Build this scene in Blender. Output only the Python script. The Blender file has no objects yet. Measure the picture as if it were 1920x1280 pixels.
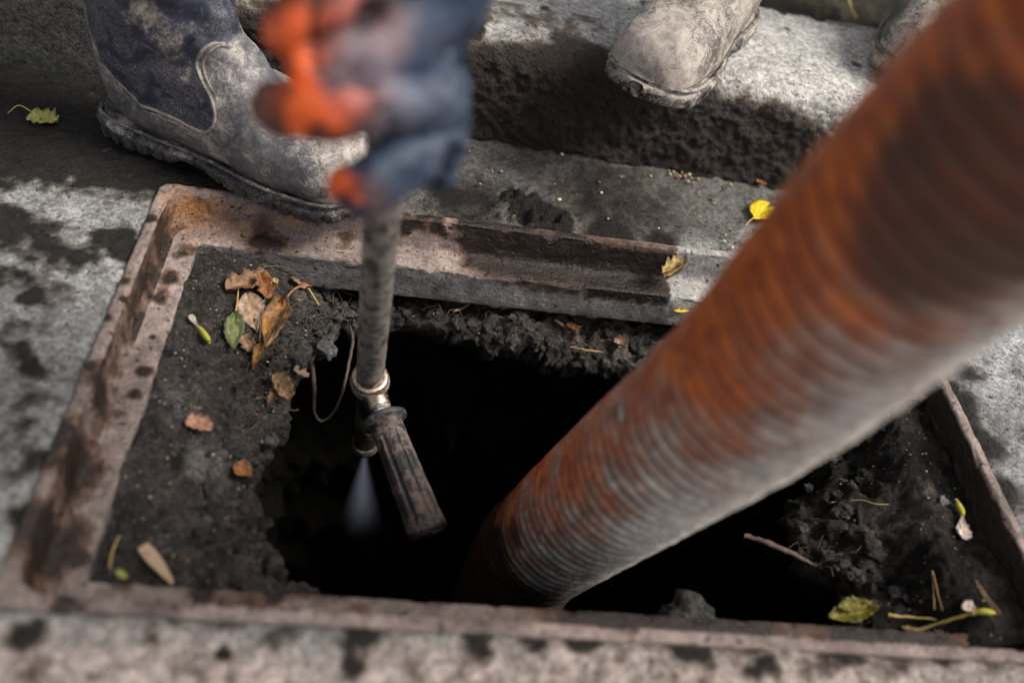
import bpy, bmesh, math, random
import numpy as np
from mathutils import Vector, Matrix
from mathutils.bvhtree import BVHTree

random.seed(7); RNG = np.random.default_rng(7)
SC = bpy.context.scene
COL = SC.collection

# ------------------------------------------------------------------ camera
F_PX = 1650.0                                   # focal length for a 1920 px wide frame
CAM_R = np.array([[0.9842829, -0.1013964, -0.1445887],
                  [-0.0273998, 0.7211439, -0.6922432],
                  [0.1744602, 0.6853249, 0.7070314]])
CAM_C = np.array([-0.1526, -0.4702, 0.5352])
cd = bpy.data.cameras.new('camera'); cam = bpy.data.objects.new('camera', cd); COL.objects.link(cam)
M4 = Matrix.Identity(4)
for i in range(3):
    for j in range(3): M4[i][j] = CAM_R[i, j]
    M4[i][3] = CAM_C[i]
cam.matrix_world = M4
cd.sensor_width = 36.0; cd.lens = 36.0 * F_PX / 1920.0
cd.clip_start = 0.02; cd.clip_end = 200
cd.dof.use_dof = True; cd.dof.focus_distance = 0.84; cd.dof.aperture_fstop = 2.1
cd.dof.aperture_blades = 0
SC.camera = cam

# ------------------------------------------------------------------ sky, sun, exposure
SUN_ELEV, SUN_AZ = math.radians(50), math.radians(100)      # azimuth clockwise from +Y
w = bpy.data.worlds.new('World'); SC.world = w; w.use_nodes = True
nt = w.node_tree; nt.nodes.clear()
sky = nt.nodes.new('ShaderNodeTexSky'); sky.sky_type = 'NISHITA'; sky.sun_disc = False
sky.sun_elevation = SUN_ELEV; sky.sun_rotation = SUN_AZ
sky.air_density = 1.0; sky.dust_density = 4.0; sky.ozone_density = 1.0
hs = nt.nodes.new('ShaderNodeHueSaturation'); hs.inputs['Saturation'].default_value = 0.30
bg = nt.nodes.new('ShaderNodeBackground'); bg.inputs['Strength'].default_value = 0.065
wo = nt.nodes.new('ShaderNodeOutputWorld')
nt.links.new(sky.outputs[0], hs.inputs['Color']); nt.links.new(hs.outputs[0], bg.inputs['Color']); nt.links.new(bg.outputs[0], wo.inputs['Surface'])
sd = bpy.data.lights.new('sun', 'SUN'); sd.energy = 1.5; sd.angle = math.radians(24); sd.color = (1.0, 0.95, 0.88)
sun = bpy.data.objects.new('sun', sd); COL.objects.link(sun)
sdir = Vector((math.sin(SUN_AZ) * math.cos(SUN_ELEV), math.cos(SUN_AZ) * math.cos(SUN_ELEV), math.sin(SUN_ELEV)))
sun.rotation_euler = sdir.to_track_quat('Z', 'Y').to_euler()
SC.view_settings.view_transform = 'Standard'; SC.view_settings.look = 'None'
SC.view_settings.exposure = 1.2; SC.view_settings.gamma = 1.0; SC.view_settings.use_curve_mapping = False
SC.cycles.use_denoising = True
SC.cycles.max_bounces = 6; SC.cycles.volume_bounces = 1; SC.cycles.volume_step_rate = 0.3

# ------------------------------------------------------------------ points in the place
def ray(px, py):
    return CAM_R @ np.array([(px - 960) / F_PX, -(py - 640) / F_PX, -1.0])
def G(px, py, z=0.0):                           # point of the level plane at height z
    d = ray(px, py); return CAM_C + d * ((z - CAM_C[2]) / d[2])
def D(px, py, dist):                            # point at a distance along the view axis
    return CAM_C + ray(px, py) * dist

# ------------------------------------------------------------------ noise
def _hash(ix, iy, iz, seed):
    h = (ix * 374761393 + iy * 668265263 + iz * 2147483647 + seed * 974634777) & 0xffffffff
    h = ((h ^ (h >> 13)) * 1274126177) & 0xffffffff
    h = ((h ^ (h >> 16)) * 2246822519) & 0xffffffff
    return ((h ^ (h >> 15)) & 0xffff) / 65535.0
def vnoise(P, seed=0):
    P = np.asarray(P, float); I = np.floor(P).astype(np.int64); Fr = P - I
    u = Fr * Fr * Fr * (Fr * (Fr * 6 - 15) + 10)
    r = 0
    for dx in (0, 1):
        for dy in (0, 1):
            for dz in (0, 1):
                wgt = (u[:, 0] if dx else 1 - u[:, 0]) * (u[:, 1] if dy else 1 - u[:, 1]) * (u[:, 2] if dz else 1 - u[:, 2])
                r = r + wgt * _hash(I[:, 0] + dx, I[:, 1] + dy, I[:, 2] + dz, seed)
    return r * 2 - 1
def fbm(P, scale, octv=4, seed=0, gain=0.5):
    P = np.asarray(P, float) * scale; a = 1; s = 0; t = 0
    for o in range(octv):
        s = s + a * vnoise(P + o * 17.3, seed + o); t += a; a *= gain; P = P * 2.03
    return s / t * 1.6
def smooth(a, b, x):
    t = np.clip((x - a) / (b - a), 0, 1); return t * t * (3 - 2 * t)
def cells(P, scale, seed=0):                    # distance to the nearest jittered point (2-D or 3-D)
    P = np.asarray(P, float) * scale; I = np.floor(P).astype(np.int64); best = np.full(len(P), 9.0)
    for dx in (-1, 0, 1):
        for dy in (-1, 0, 1):
            for dz in (-1, 0, 1):
                J = I + np.array([dx, dy, dz])
                q = J + np.stack([_hash(J[:, 0], J[:, 1], J[:, 2], seed + k) for k in range(3)], 1)
                best = np.minimum(best, np.linalg.norm(P - q, axis=1))
    return best

# ------------------------------------------------------------------ mesh helpers
def link(o, parent=None):
    COL.objects.link(o)
    if parent is not None: o.parent = parent
    return o
def mesh(name, V, Fc, mat=None, parent=None, smooth_=True, attrs=None, cols=None):
    V = np.asarray(V, float)
    me = bpy.data.meshes.new(name)
    if isinstance(Fc, np.ndarray):
        n = len(Fc); k = Fc.shape[1]
        me.vertices.add(len(V)); me.vertices.foreach_set('co', V.ravel())
        me.loops.add(n * k); me.loops.foreach_set('vertex_index', Fc.ravel().astype(np.int32))
        me.polygons.add(n); me.polygons.foreach_set('loop_start', np.arange(0, n * k, k, dtype=np.int32))
        me.update(calc_edges=True); me.validate()
    else:
        me.from_pydata([tuple(v) for v in V], [], [tuple(f) for f in Fc])
    if smooth_: me.polygons.foreach_set('use_smooth', np.ones(len(me.polygons), bool))
    for k, a in (attrs or {}).items():
        at = me.attributes.new(k, 'FLOAT', 'POINT'); at.data.foreach_set('value', np.asarray(a, np.float32))
    if cols is not None:
        at = me.attributes.new('Col', 'FLOAT_COLOR', 'POINT')
        c4 = np.ones((len(V), 4), np.float32); c4[:, :3] = cols; at.data.foreach_set('color', c4.ravel())
    if mat: me.materials.append(mat)
    me.update()
    return link(bpy.data.objects.new(name, me), parent)
def grid_faces(nu, nv, wrap_u=False, wrap_v=False, off=0):
    iu = np.arange(nu if wrap_u else nu - 1); iv = np.arange(nv if wrap_v else nv - 1)
    a, b = np.meshgrid(iu, iv, indexing='ij'); a = a.ravel(); b = b.ravel()
    a2 = (a + 1) % nu; b2 = (b + 1) % nv
    return np.stack([a * nv + b, a2 * nv + b, a2 * nv + b2, a * nv + b2], 1) + off
def tag(o, label=None, cat=None, group=None, kind=None):
    if label: o['label'] = label
    if cat: o['category'] = cat
    if group: o['group'] = group
    if kind: o['kind'] = kind
    return o
def empty(name, loc=(0, 0, 0)):
    o = bpy.data.objects.new(name, None); o.empty_display_size = 0.02; COL.objects.link(o); o.location = loc
    return o
def setparent(o, p):                            # keep world place
    o.parent = p; o.matrix_parent_inverse = Matrix.Translation(Vector(p.location)).inverted(); return o
def frames(P):
    P = np.asarray(P, float); T = np.gradient(P, axis=0); T /= np.linalg.norm(T, axis=1)[:, None]
    n = np.cross(T[0], (0, 0, 1.0));
    if np.linalg.norm(n) < 1e-3: n = np.cross(T[0], (0, 1.0, 0))
    n /= np.linalg.norm(n); Ns = []
    for t in T:
        n = n - t * (n @ t); n /= np.linalg.norm(n); Ns.append(n.copy())
    Ns = np.array(Ns); return T, Ns, np.cross(T, Ns)
def spline(pts, n):                             # Catmull-Rom through pts (any dimension)
    p = np.asarray(pts, float); p = np.vstack([2 * p[0] - p[1], p, 2 * p[-1] - p[-2]])
    out = []; m = len(p) - 3
    for s in np.linspace(0, m - 1e-9, n):
        i = int(s); t = s - i; a, b, c, d = p[i:i + 4]
        out.append(0.5 * ((2 * b) + (-a + c) * t + (2 * a - 5 * b + 4 * c - d) * t * t + (-a + 3 * b - 3 * c + d) * t ** 3))
    return np.array(out)
def tube_geo(pts, rad, ns=8, n=None, noise=0, seed=0, capped=True):
    pts = np.asarray(pts, float); rad = np.broadcast_to(np.asarray(rad, float), (len(pts),))
    if n: q = spline(np.c_[pts, rad], n); pts, rad = q[:, :3], q[:, 3]
    T, N, B = frames(pts); a = np.linspace(0, 2 * math.pi, ns, endpoint=False)
    V = pts[:, None] + rad[:, None, None] * (N[:, None] * np.cos(a)[None, :, None] + B[:, None] * np.sin(a)[None, :, None])
    V = V.reshape(-1, 3)
    if noise: V = V + RNG.normal(0, noise, V.shape)
    Fc = [tuple(f) for f in grid_faces(len(pts), ns, wrap_v=True)]
    if capped: Fc += [tuple(range(ns - 1, -1, -1)), tuple(range((len(pts) - 1) * ns, len(pts) * ns))]
    return V, Fc
def tube(name, pts, rad, mat, parent=None, ns=8, n=None, noise=0):
    V, Fc = tube_geo(pts, rad, ns, n, noise); return mesh(name, V, Fc, mat, parent)
def lathe_axis(P0, P1):                         # orthonormal frame for a solid turned about P0-P1
    ax = np.asarray(P1, float) - P0; L = np.linalg.norm(ax); ax = ax / L
    n = np.cross(ax, (0, 1.0, 0.2)); n /= np.linalg.norm(n); return L, ax, n, np.cross(ax, n)
def lathe(name, P0, P1, prof, mat, parent=None, ns=32, mod=None):   # prof: (distance along, radius)
    L, ax, n, b = lathe_axis(np.asarray(P0, float), P1); V = []
    a = np.linspace(0, 2 * math.pi, ns, endpoint=False)
    for (s, r) in prof:
        rr = r * (mod(s, a) if mod else 1.0) * np.ones(ns)
        V.append(np.asarray(P0) + ax * s + rr[:, None] * (np.cos(a)[:, None] * n + np.sin(a)[:, None] * b))
    V = np.concatenate(V); m = len(prof)
    Fc = [tuple(f) for f in grid_faces(m, ns, wrap_v=True)] + [tuple(range(ns - 1, -1, -1)), tuple(range((m - 1) * ns, m * ns))]
    return mesh(name, V, Fc, mat, parent)

# ------------------------------------------------------------------ materials
class Mat:
    def __init__(s, name, rough=0.8, spec=0.3):
        s.m = bpy.data.materials.new(name); s.m.use_nodes = True; s.t = s.m.node_tree
        s.b = s.t.nodes['Principled BSDF']; s.b.inputs['Roughness'].default_value = rough
        s.b.inputs['Specular IOR Level'].default_value = spec
        s.co = s.t.nodes.new('ShaderNodeTexCoord').outputs['Object']
    def n(s, t): return s.t.nodes.new(t)
    def put(s, sock, v):
        if isinstance(v, bpy.types.NodeSocket): s.t.links.new(v, sock)
        else: sock.default_value = v if not (isinstance(v, tuple) and len(v) == 3 and sock.type == 'RGBA') else (*v, 1)
    def noise(s, scale, detail=4, rough=0.55, dist=0.0, co=None):
        x = s.n('ShaderNodeTexNoise'); s.put(x.inputs['Vector'], co or s.co)
        x.inputs['Scale'].default_value = scale; x.inputs['Detail'].default_value = detail
        x.inputs['Roughness'].default_value = rough; x.inputs['Distortion'].default_value = dist
        return x.outputs['Fac']
    def voro(s, scale, feature='F1'):
        x = s.n('ShaderNodeTexVoronoi'); s.put(x.inputs['Vector'], s.co); x.feature = feature
        x.inputs['Scale'].default_value = scale; return x.outputs['Distance']
    def attr(s, name, col=False):
        x = s.n('ShaderNodeAttribute'); x.attribute_name = name; return x.outputs['Color' if col else 'Fac']
    def math(s, op, a, b=0.0, c=None, clamp=False):
        x = s.n('ShaderNodeMath'); x.operation = op; x.use_clamp = clamp
        s.put(x.inputs[0], a); s.put(x.inputs[1], b)
        if c is not None: s.put(x.inputs[2], c)
        return x.outputs[0]
    def step(s, v, a, b, lo=0.0, hi=1.0):
        x = s.n('ShaderNodeMapRange'); x.interpolation_type = 'SMOOTHSTEP'
        s.put(x.inputs['Value'], v); x.inputs['From Min'].default_value = a; x.inputs['From Max'].default_value = b
        x.inputs['To Min'].default_value = lo; x.inputs['To Max'].default_value = hi; return x.outputs[0]
    def mix(s, f, a, b, mode='MIX'):
        x = s.n('ShaderNodeMix'); x.data_type = 'RGBA'; x.blend_type = mode
        s.put(x.inputs[0], f); s.put(x.inputs[6], a); s.put(x.inputs[7], b); return x.outputs[2]
    def scale(s, col, f):
        return s.mix(1.0, col, s.comb(f), 'MULTIPLY')
    def comb(s, f):
        x = s.n('ShaderNodeCombineColor'); [s.put(x.inputs[i], f) for i in range(3)]; return x.outputs[0]
    def bump(s, h, dist=0.002, strength=1.0, nrm=None):
        x = s.n('ShaderNodeBump'); s.put(x.inputs['Height'], h); x.inputs['Distance'].default_value = dist
        x.inputs['Strength'].default_value = strength
        if nrm: s.put(x.inputs['Normal'], nrm)
        return x.outputs['Normal']
    def out(s, color=None, rough=None, nrm=None, **kw):
        if color is not None: s.put(s.b.inputs['Base Color'], color)
        if rough is not None: s.put(s.b.inputs['Roughness'], rough)
        if nrm is not None: s.put(s.b.inputs['Normal'], nrm)
        for k, v in kw.items(): s.put(s.b.inputs[k.replace('_', ' ')], v)
        return s.m

def mineral(name, fine=420, bumpd=0.003, wetcol=(0.012, 0.010, 0.009), wetrough=0.3, dryrough=0.92, contrast=0.5, speck=0.35, wetedge=0.07, wetspec=0.2, damp=0.42, dampcol=(1.0, 0.93, 0.86), agg=0.5, wetnoise=0.85):
    # concrete / asphalt / soil: vertex colour broken up by grain; the 'wet' field is cut by noise into damp and soaked
    m = Mat(name, spec=0.3)
    g1 = m.noise(fine, 7, 0.72); g2 = m.noise(fine * 0.22, 6, 0.68, 0.3); g3 = m.noise(fine * 2.6, 3, 0.7); g4 = m.noise(fine * 0.06, 5, 0.6, 0.8)
    def dev(x, k): return m.math('MULTIPLY', m.math('SUBTRACT', x, 0.5), contrast * k)
    k = m.math('ADD', m.math('ADD', dev(g1, 4.6), dev(g2, 3.4)), m.math('ADD', dev(g3, 3.2), dev(g4, 2.2)))
    k = m.math('MAXIMUM', m.math('ADD', k, 1.0), 0.10)
    c = m.scale(m.attr('Col', True), k)
    vc = m.n('ShaderNodeTexVoronoi'); m.put(vc.inputs['Vector'], m.co); vc.inputs['Scale'].default_value = fine * 0.75
    sep = m.n('ShaderNodeSeparateColor'); m.put(sep.inputs[0], vc.outputs['Color'])
    c = m.scale(c, m.step(sep.outputs[0], 0.0, 1.0, 1 - agg, 1 + agg))
    pits = m.step(m.noise(fine * 0.5, 2, 0.5), 0.28, 0.38, 0.30, 1.0)
    c = m.scale(c, pits)
    grains = m.step(m.noise(fine * 1.5, 1, 0.5), 0.70, 0.76)
    c = m.mix(m.math('MULTIPLY', grains, speck), c, (0.5, 0.47, 0.43))
    wn = m.math('ADD', m.math('MULTIPLY', m.math('SUBTRACT', m.noise(fine * 0.13, 8, 0.70, 0.6), 0.5), wetnoise), m.math('MULTIPLY', m.math('SUBTRACT', g1, 0.5), 0.30))
    wf = m.math('ADD', m.attr('wet'), wn)
    dmp = m.step(wf, 0.18, 0.46)
    c = m.mix(dmp, c, m.mix(1.0, m.scale(c, damp), dampcol, 'MULTIPLY'))
    wm = m.step(wf, 0.52 - wetedge, 0.52 + wetedge)
    c = m.mix(wm, c, m.mix(0.09, wetcol, c))
    rr = m.mix(wm, m.comb(m.step(dmp, 0, 1, dryrough, 0.70)), m.comb(m.step(g2, 0.3, 0.7, wetrough, wetrough + 0.4)))
    h = m.math('ADD', m.math('MULTIPLY', g1, 0.6), m.math('ADD', g2, m.math('MULTIPLY', g3, 0.2)))
    h = m.math('ADD', h, m.math('ADD', m.math('MULTIPLY', pits, 0.35), m.math('MULTIPLY', vc.outputs['Distance'], -0.25)))
    m.put(m.b.inputs['Specular IOR Level'], m.mix(wm, m.comb(0.22), m.comb(wetspec)))
    return m.out(c, rr, m.bump(h, bumpd, 1.0))

def plain(name, col, rough=0.5, metal=0.0, grime=(0.05, 0.045, 0.04), amount=0.5, scale=90, bumpd=0.0004, spec=0.5):
    m = Mat(name, rough, spec)
    a = m.noise(scale, 6, 0.65, 0.6); b = m.noise(scale * 6, 4, 0.6)
    f = m.step(m.math('ADD', a, m.math('MULTIPLY', m.math('SUBTRACT', b, 0.5), 0.35)), 0.62 - amount * 0.35, 0.80 - amount * 0.25)
    c = m.mix(f, col, grime)
    c = m.scale(c, m.step(b, 0.2, 0.8, 0.75, 1.2))
    r = m.mix(f, m.comb(rough), m.comb(0.85))
    mt = m.math('MULTIPLY', m.math('SUBTRACT', 1.0, f), metal)
    return m.out(c, r, m.bump(m.math('ADD', a, b), bumpd), Metallic=mt)

def leafmat(name='leaf_surface'):
    m = Mat(name, 0.55, 0.4)
    k = m.noise(260, 5, 0.6); c = m.scale(m.attr('Col', True), m.step(k, 0.25, 0.75, 0.6, 1.35))
    sp = m.step(m.noise(420, 2, 0.5), 0.66, 0.74); c = m.mix(m.math('MULTIPLY', sp, 0.6), c, (0.06, 0.035, 0.015))
    m.put(m.b.inputs['Subsurface Weight'], 0.0)
    return m.out(c, 0.55, m.bump(m.noise(300, 3), 0.0006))
MAT_GROUND = mineral('wet_concrete', bumpd=.0045, wetrough=.28, wetspec=.25, contrast=.34, agg=.28, wetnoise=.70, wetedge=.13)
MAT_KERB = mineral('kerb_concrete', fine=380, bumpd=0.005, wetcol=(0.024, 0.016, 0.011), wetrough=0.28, contrast=0.30, wetedge=0.16, damp=.36, dampcol=(1.0, .84, .72), agg=.30, wetnoise=.30, wetspec=.4)
MAT_FRAME = mineral('rusty_dusty_iron', fine=300, bumpd=0.0026, wetcol=(0.015, 0.009, 0.006), wetrough=0.14, contrast=0.36, speck=0.03, wetedge=0.06, wetspec=0.5, damp=.42, dampcol=(1.0, .76, .60), agg=.12, wetnoise=.55)
MAT_SOIL = mineral('dark_mud', fine=420, bumpd=0.006, wetcol=(0.007, 0.006, 0.005), wetrough=0.35, contrast=0.6, speck=0.22, damp=.5, agg=.3)
MAT_LEAF = leafmat()
MAT_TWIG = plain('twig_bark', (0.11, 0.07, 0.05), 0.8, 0, (0.05, 0.035, 0.025), 0.5, 160)
MAT_STALK = plain('yellow_stalk', (0.50, 0.36, 0.10), 0.6, 0, (0.28, 0.15, 0.05), 0.3, 160)
MAT_NEEDLE = plain('brown_needle', (0.28, 0.16, 0.07), 0.6, 0, (0.12, 0.07, 0.03), 0.4, 160)

# ------------------------------------------------------------------ dimensions of the frame
HW, HD = 0.36, 0.2015                           # half width / half depth at the inner lip
LEDGE_Z, LEDGE_W, SKIRT_Z, LIP_W = -0.034, 0.0285, -0.072, 0.011

def blobs(P, lst):                              # soft field: max of falloffs; lst of (center, radius[, weight])
    r = np.zeros(len(P))
    for b in lst:
        c, rad = np.asarray(b[0], float), b[1]; wgt = b[2] if len(b) > 2 else 1.0
        d = np.linalg.norm((P - c) / rad, axis=1); r = np.maximum(r, wgt * np.clip(1.35 - 0.85 * d, 0, 1))
    return r
def gb(lst, z=0.0):
    return [(G(a, b, z), r, *rest) for (a, b, r, *rest) in lst]

# ------------------------------------------------------------------ ground
def kerb_y(x): return 0.351 - 0.044 * x
def build_ground():
    ox, oy = HW + LIP_W - 0.003, HD + LIP_W - 0.003
    def axis(lo, hi, st, marks, far):
        a = set(np.round(np.arange(lo, hi + 1e-6, st), 5)); a = {v for v in a if min(abs(v - m) for m in marks) > st * 0.4}
        a |= set(marks) | set(far); return np.array(sorted(a))
    xs = axis(-0.68, 0.62, 0.0026, [-ox, ox], [-40, -12, -4, -1.6, -0.95, 0.8, 1.1, 2, 5, 14, 40])
    ys = axis(-0.33, 0.40, 0.0026, [-oy, oy], [-40, -12, -4, -1.4, -0.7, -0.45])
    X, Y = np.meshgrid(xs, ys, indexing='ij'); P = np.stack([X.ravel(), Y.ravel(), np.zeros(X.size)], 1)
    x, y = P[:, 0], P[:, 1]
    n1 = fbm(P, 9, 4, 3); n2 = fbm(P, 40, 4, 9); n3 = fbm(P, 110, 3, 21)
    xb, yb = x + 0.02 * n1, y + 0.02 * n1
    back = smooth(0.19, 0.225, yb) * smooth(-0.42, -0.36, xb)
    front = smooth(-0.19, -0.24, yb)
    right = smooth(0.34, 0.40, xb) * (1 - smooth(0.24, 0.30, yb)) * (1 - front * smooth(0.3, .5, 0.8 - x))
    left = np.clip(1 - back - front - right, 0, 1)
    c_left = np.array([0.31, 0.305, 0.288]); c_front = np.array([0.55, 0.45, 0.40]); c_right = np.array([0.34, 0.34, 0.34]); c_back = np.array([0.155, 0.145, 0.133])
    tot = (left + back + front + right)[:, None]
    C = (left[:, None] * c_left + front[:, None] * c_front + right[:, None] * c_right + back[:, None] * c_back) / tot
    C = C * (1 + 0.24 * n1 + 0.24 * n2)[:, None]
    pale = blobs(P, gb([(1340, 520, 0.05), (1420, 470, 0.045, .8)])) * smooth(-0.3, 0.5, n2 + 0.3)
    C = C * (1 - 0.75 * pale[:, None]) + 0.75 * pale[:, None] * np.array([0.40, 0.385, 0.37])
    kq = cells(P * [1, 1, 0] + [0, 0, .5], 95, 5); crev = smooth(.55, .85, kq + .15 * n2) * front * .6
    C = C * (1 - crev[:, None]) + crev[:, None] * np.array([0.10, 0.052, 0.036])
    # wet and dirty patches
    wl = gb([(40, 180, 0.10, 1.4), (110, 240, 0.075, 1.3), (170, 215, .05, 1.3), (20, 280, 0.05, 1.2), (200, 300, 0.045), (290, 320, 0.05), (360, 330, 0.05), (220, 440, 0.020), (240, 470, 0.016),
             (90, 440, 0.022, .66), (60, 470, 0.024, .66), (10, 520, 0.022, .8), (130, 490, 0.03, .52), (40, 610, 0.022, .55), (90, 690, 0.02, .5), (30, 740, 0.025, .5), (50, 560, .012, .7), (30, 660, .014, .7), (45, 790, .010, .6), (80, 860, .012, .6),
             (190, 690, 0.004), (60, 690, .01, .8), (50, 1190, 0.012), (20, 860, 0.025, .5), (60, 970, .012, .7), (10, 420, .02, .9)])
    wf = gb([(420, 1225, 0.005, .9), (205, 1140, 0.005, .8), (430, 1155, 0.012, .7), (590, 1156, 0.005, .8), (690, 1180, 0.015, .8), (1000, 1195, 0.012, .75),
             (1100, 1190, 0.014, .8), (1280, 1205, 0.012, .8), (1320, 1225, 0.010, .7), (1400, 1200, 0.014, .75), (1430, 1240, 0.008, .6), (1560, 1200, 0.016, .75), (1680, 1205, 0.016, .8),
             (1760, 1215, .012, .9), (1400, 1260, .008, .7), (330, 1150, .008, .6), (900, 1200, .012, .6), (660, 1260, .008, .5)])
    wb = gb([(1000, 398, 0.020, 1.7), (965, 375, .012, 1.7), (1035, 415, 0.018, 1.7), (880, 380, .05, .55), (1150, 440, 0.03, .75), (1240, 455, 0.02, .9), (1150, 380, 0.08, .45)])
    wr = gb([(1780, 740, 0.03, .7), (1840, 830, .02, .8), (1880, 930, .02, .8), (1905, 1010, .015, .8), (1800, 700, .02, .5)])
    wet = -0.07 + 0.26 * n2 + 0.20 * n1 + 0.16 * n3
    wet = np.maximum(wet * (0.5 + left), blobs(P, wl) + 0.34 * n2 + .20 * n3 - .06)
    wet = np.maximum(wet, blobs(P, wf) + (0.35 * n2 + .25 * n3) * (front > 0.2)); wet = np.maximum(wet, blobs(P, wb) + 0.15 * n2); wet = np.maximum(wet, blobs(P, wr) + 0.3 * n2)
    wet = wet + back * (1 - pale) * 0.06 - pale * 0.4
    # relief
    kn = cells(P * [1, 1, 0] + [0, 0, .5], 95, 5); kn2 = cells(P * [1, 1, 0] + [0, 0, .5], 190, 8)
    sc_ = cells(P * [1, 1.6, 0] + 0.004 * np.stack([n2, n2, n2], 1) * [1, 1, 0] + [0, 0, .5], 75, 15)
    P[:, 2] = (left * (0.0022 * n2 + 0.0009 * n3 + 0.0020 * (0.6 - sc_)) + front * (0.0050 * (0.7 - kn) + 0.0020 * n3 + 0.0030 * n2 + .0016 * (.7 - kn2))
               + right * (0.0036 * (0.75 - kn) + 0.0012 * (0.7 - kn2) + 0.0016 * n3) + back * (0.0015 * (0.7 - kn) + 0.0022 * n2 + 0.0012 * n3))
    P[:, 2] -= 0.004 * smooth(0.01, 0.0, np.maximum(np.abs(x) - ox, np.abs(y) - oy))
    tar = blobs(P * [1, 1, 0], [(G(990, 395), 0.03), (G(965, 372), .014), (G(1030, 415), 0.02)])
    P[:, 2] += tar * 0.010 * (0.5 + fbm(P, 160, 3, 77))
    far = smooth(0.7, 1.2, np.maximum(np.abs(x), np.abs(y))); P[:, 2] *= 1 - far
    Fc = grid_faces(len(xs), len(ys))
    cx, cy = x[Fc].mean(1), y[Fc].mean(1)
    keep = ~((np.abs(cx) < ox) & (np.abs(cy) < oy)); Fc = Fc[keep]
    used = np.unique(Fc); rm = np.full(len(P), -1); rm[used] = np.arange(len(used))
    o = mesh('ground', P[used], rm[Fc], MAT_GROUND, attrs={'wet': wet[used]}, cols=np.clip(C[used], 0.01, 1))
    tag(o, kind='structure'); return o
ground = build_ground()

# ------------------------------------------------------------------ kerb and verge behind it
KH = 0.112
def build_kerb():
    root = empty('kerb', (0, 0.351, 0)); root.rotation_euler[2] = math.atan(-0.044); tag(root, kind='structure')
    prof = spline([(0.0, -0.05), (0.0, 0.0), (0.006, 0.04), (0.012, 0.075), (0.020, 0.096), (0.034, 0.108), (0.055, 0.112), (0.12, 0.113), (0.19, 0.112), (0.214, 0.110), (0.222, 0.104), (0.224, 0.09), (0.224, 0.0)], 150)
    rot = Matrix.Rotation(root.rotation_euler[2], 3, 'Z'); Rm = np.array(rot)
    for (a, b, st, seed, kind) in ((-3.0, -0.418, 0.006, 1, 0), (-0.414, 0.455, 0.003, 2, 1), (0.460, 3.0, 0.02, 3, 1)):
        if kind == 0: xs = np.unique(np.r_[-3, -2, -1.2, np.arange(-0.8, b + 1e-6, 0.003), b])
        else: xs = np.unique(np.r_[np.arange(a, b, st), b])
        xs2 = np.r_[xs[0], xs, xs[-1]]                          # end caps pulled in
        X = np.repeat(xs2, len(prof)); Y = np.tile(prof[:, 0], len(xs2)); Z = np.tile(prof[:, 1], len(xs2)); P = np.stack([X, Y, Z], 1)
        T = np.gradient(prof, axis=0); T /= np.linalg.norm(T, axis=1)[:, None]; N = np.stack([-T[:, 1], T[:, 0]], 1)
        NN = np.tile(N, (len(xs2), 1)); NN = np.stack([0 * NN[:, 0], NN[:, 0], NN[:, 1]], 1)
        n1 = fbm(P, 12, 4, seed * 5); n2 = fbm(P, 55, 4, seed * 7); n3 = fbm(P, 160, 3, seed * 9); kn = cells(P, 150, seed)
        face = smooth(0.104, 0.075, Z) * (Y < 0.1)
        amp = face * (0.12 if kind == 0 else 1.1)
        d = (1 - face) * (0.0012 * n2 + 0.0005 * n3) + amp * (0.0052 * (0.6 - kn) + 0.0030 * n2 + 0.0016 * n3)
        d += 0.0035 * n1 * smooth(0.07, 0.10, Z) * (Y < 0.06)      # worn arris
        d -= 0.006 * smooth(0.15, 0.5, n2 + 0.5 * n1) * (Y > 0.2)
        P = P + NN * d[:, None]
        P[:len(prof)] = P[:len(prof)] * [1, 0.0, 0.0] + P[len(prof):2 * len(prof)] * [0, .97, .97] + [0, 0.003, 0]
        P[-len(prof):] = P[-len(prof):] * [1, 0, 0] + P[-2 * len(prof):-len(prof)] * [0, .97, .97] + [0, 0.003, 0]
        xl = P[:, 0]
        C = np.array([0.60, 0.57, 0.535]) * (1 + 0.16 * n1 + 0.14 * n2)[:, None]
        moss = smooth(0.195, 0.225, Y + 0.02 * n1) ; C = C * (1 - 0.55 * moss[:, None]) + 0.55 * moss[:, None] * np.array([0.26, 0.22, 0.13])
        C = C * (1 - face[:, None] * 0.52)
        # the dark wet band: whole riser, its upper limit wanders and drops to the right
        lim = 0.103 - 0.030 * smooth(0.12, 0.36, xl) + 0.007 * n1 + 0.004 * n2 + 0.012 * np.exp(-((xl - 0.0) / 0.09) ** 2)
        wet = smooth(0.022, -0.022, Z - lim) * 0.95 * (Y < 0.1) + 0.16 * n2 - .16 * smooth(.02, .07, Y)
        wet = np.maximum(wet, smooth(0.03, 0.0, Y - 0.044 * np.exp(-((xl + 0.03) / 0.10) ** 2) - 0.004) * 0.75 * smooth(-0.1, .3, n2 + .25) * (Y < 0.1))
        if kind == 0: wet = wet * 0.15 - .05; C = C * 0 + np.array([0.13, 0.128, 0.122]) * (1 + .12 * n1)[:, None];  # the left stone's shading is put into its darker grey
        wet = wet * (1 - 0.48 * smooth(0.10, 0.34, xl)) * (1 + .10 * n1) * (1 - 0.40 * smooth(-0.28, -0.36, xl))
        wet = np.maximum(wet, blobs(P, [((0.34, 0.10, .112), .006), ((0.27, 0.16, .112), .004), ((0.38, 0.14, .112), .003), ((0.10, 0.16, .112), .008), ((-.02, .1, .112), .006, .8)]))
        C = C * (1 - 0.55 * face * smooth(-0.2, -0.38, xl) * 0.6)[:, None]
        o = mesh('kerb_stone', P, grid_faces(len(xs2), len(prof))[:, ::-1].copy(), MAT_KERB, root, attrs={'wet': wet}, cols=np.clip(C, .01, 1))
build_kerb()
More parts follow.
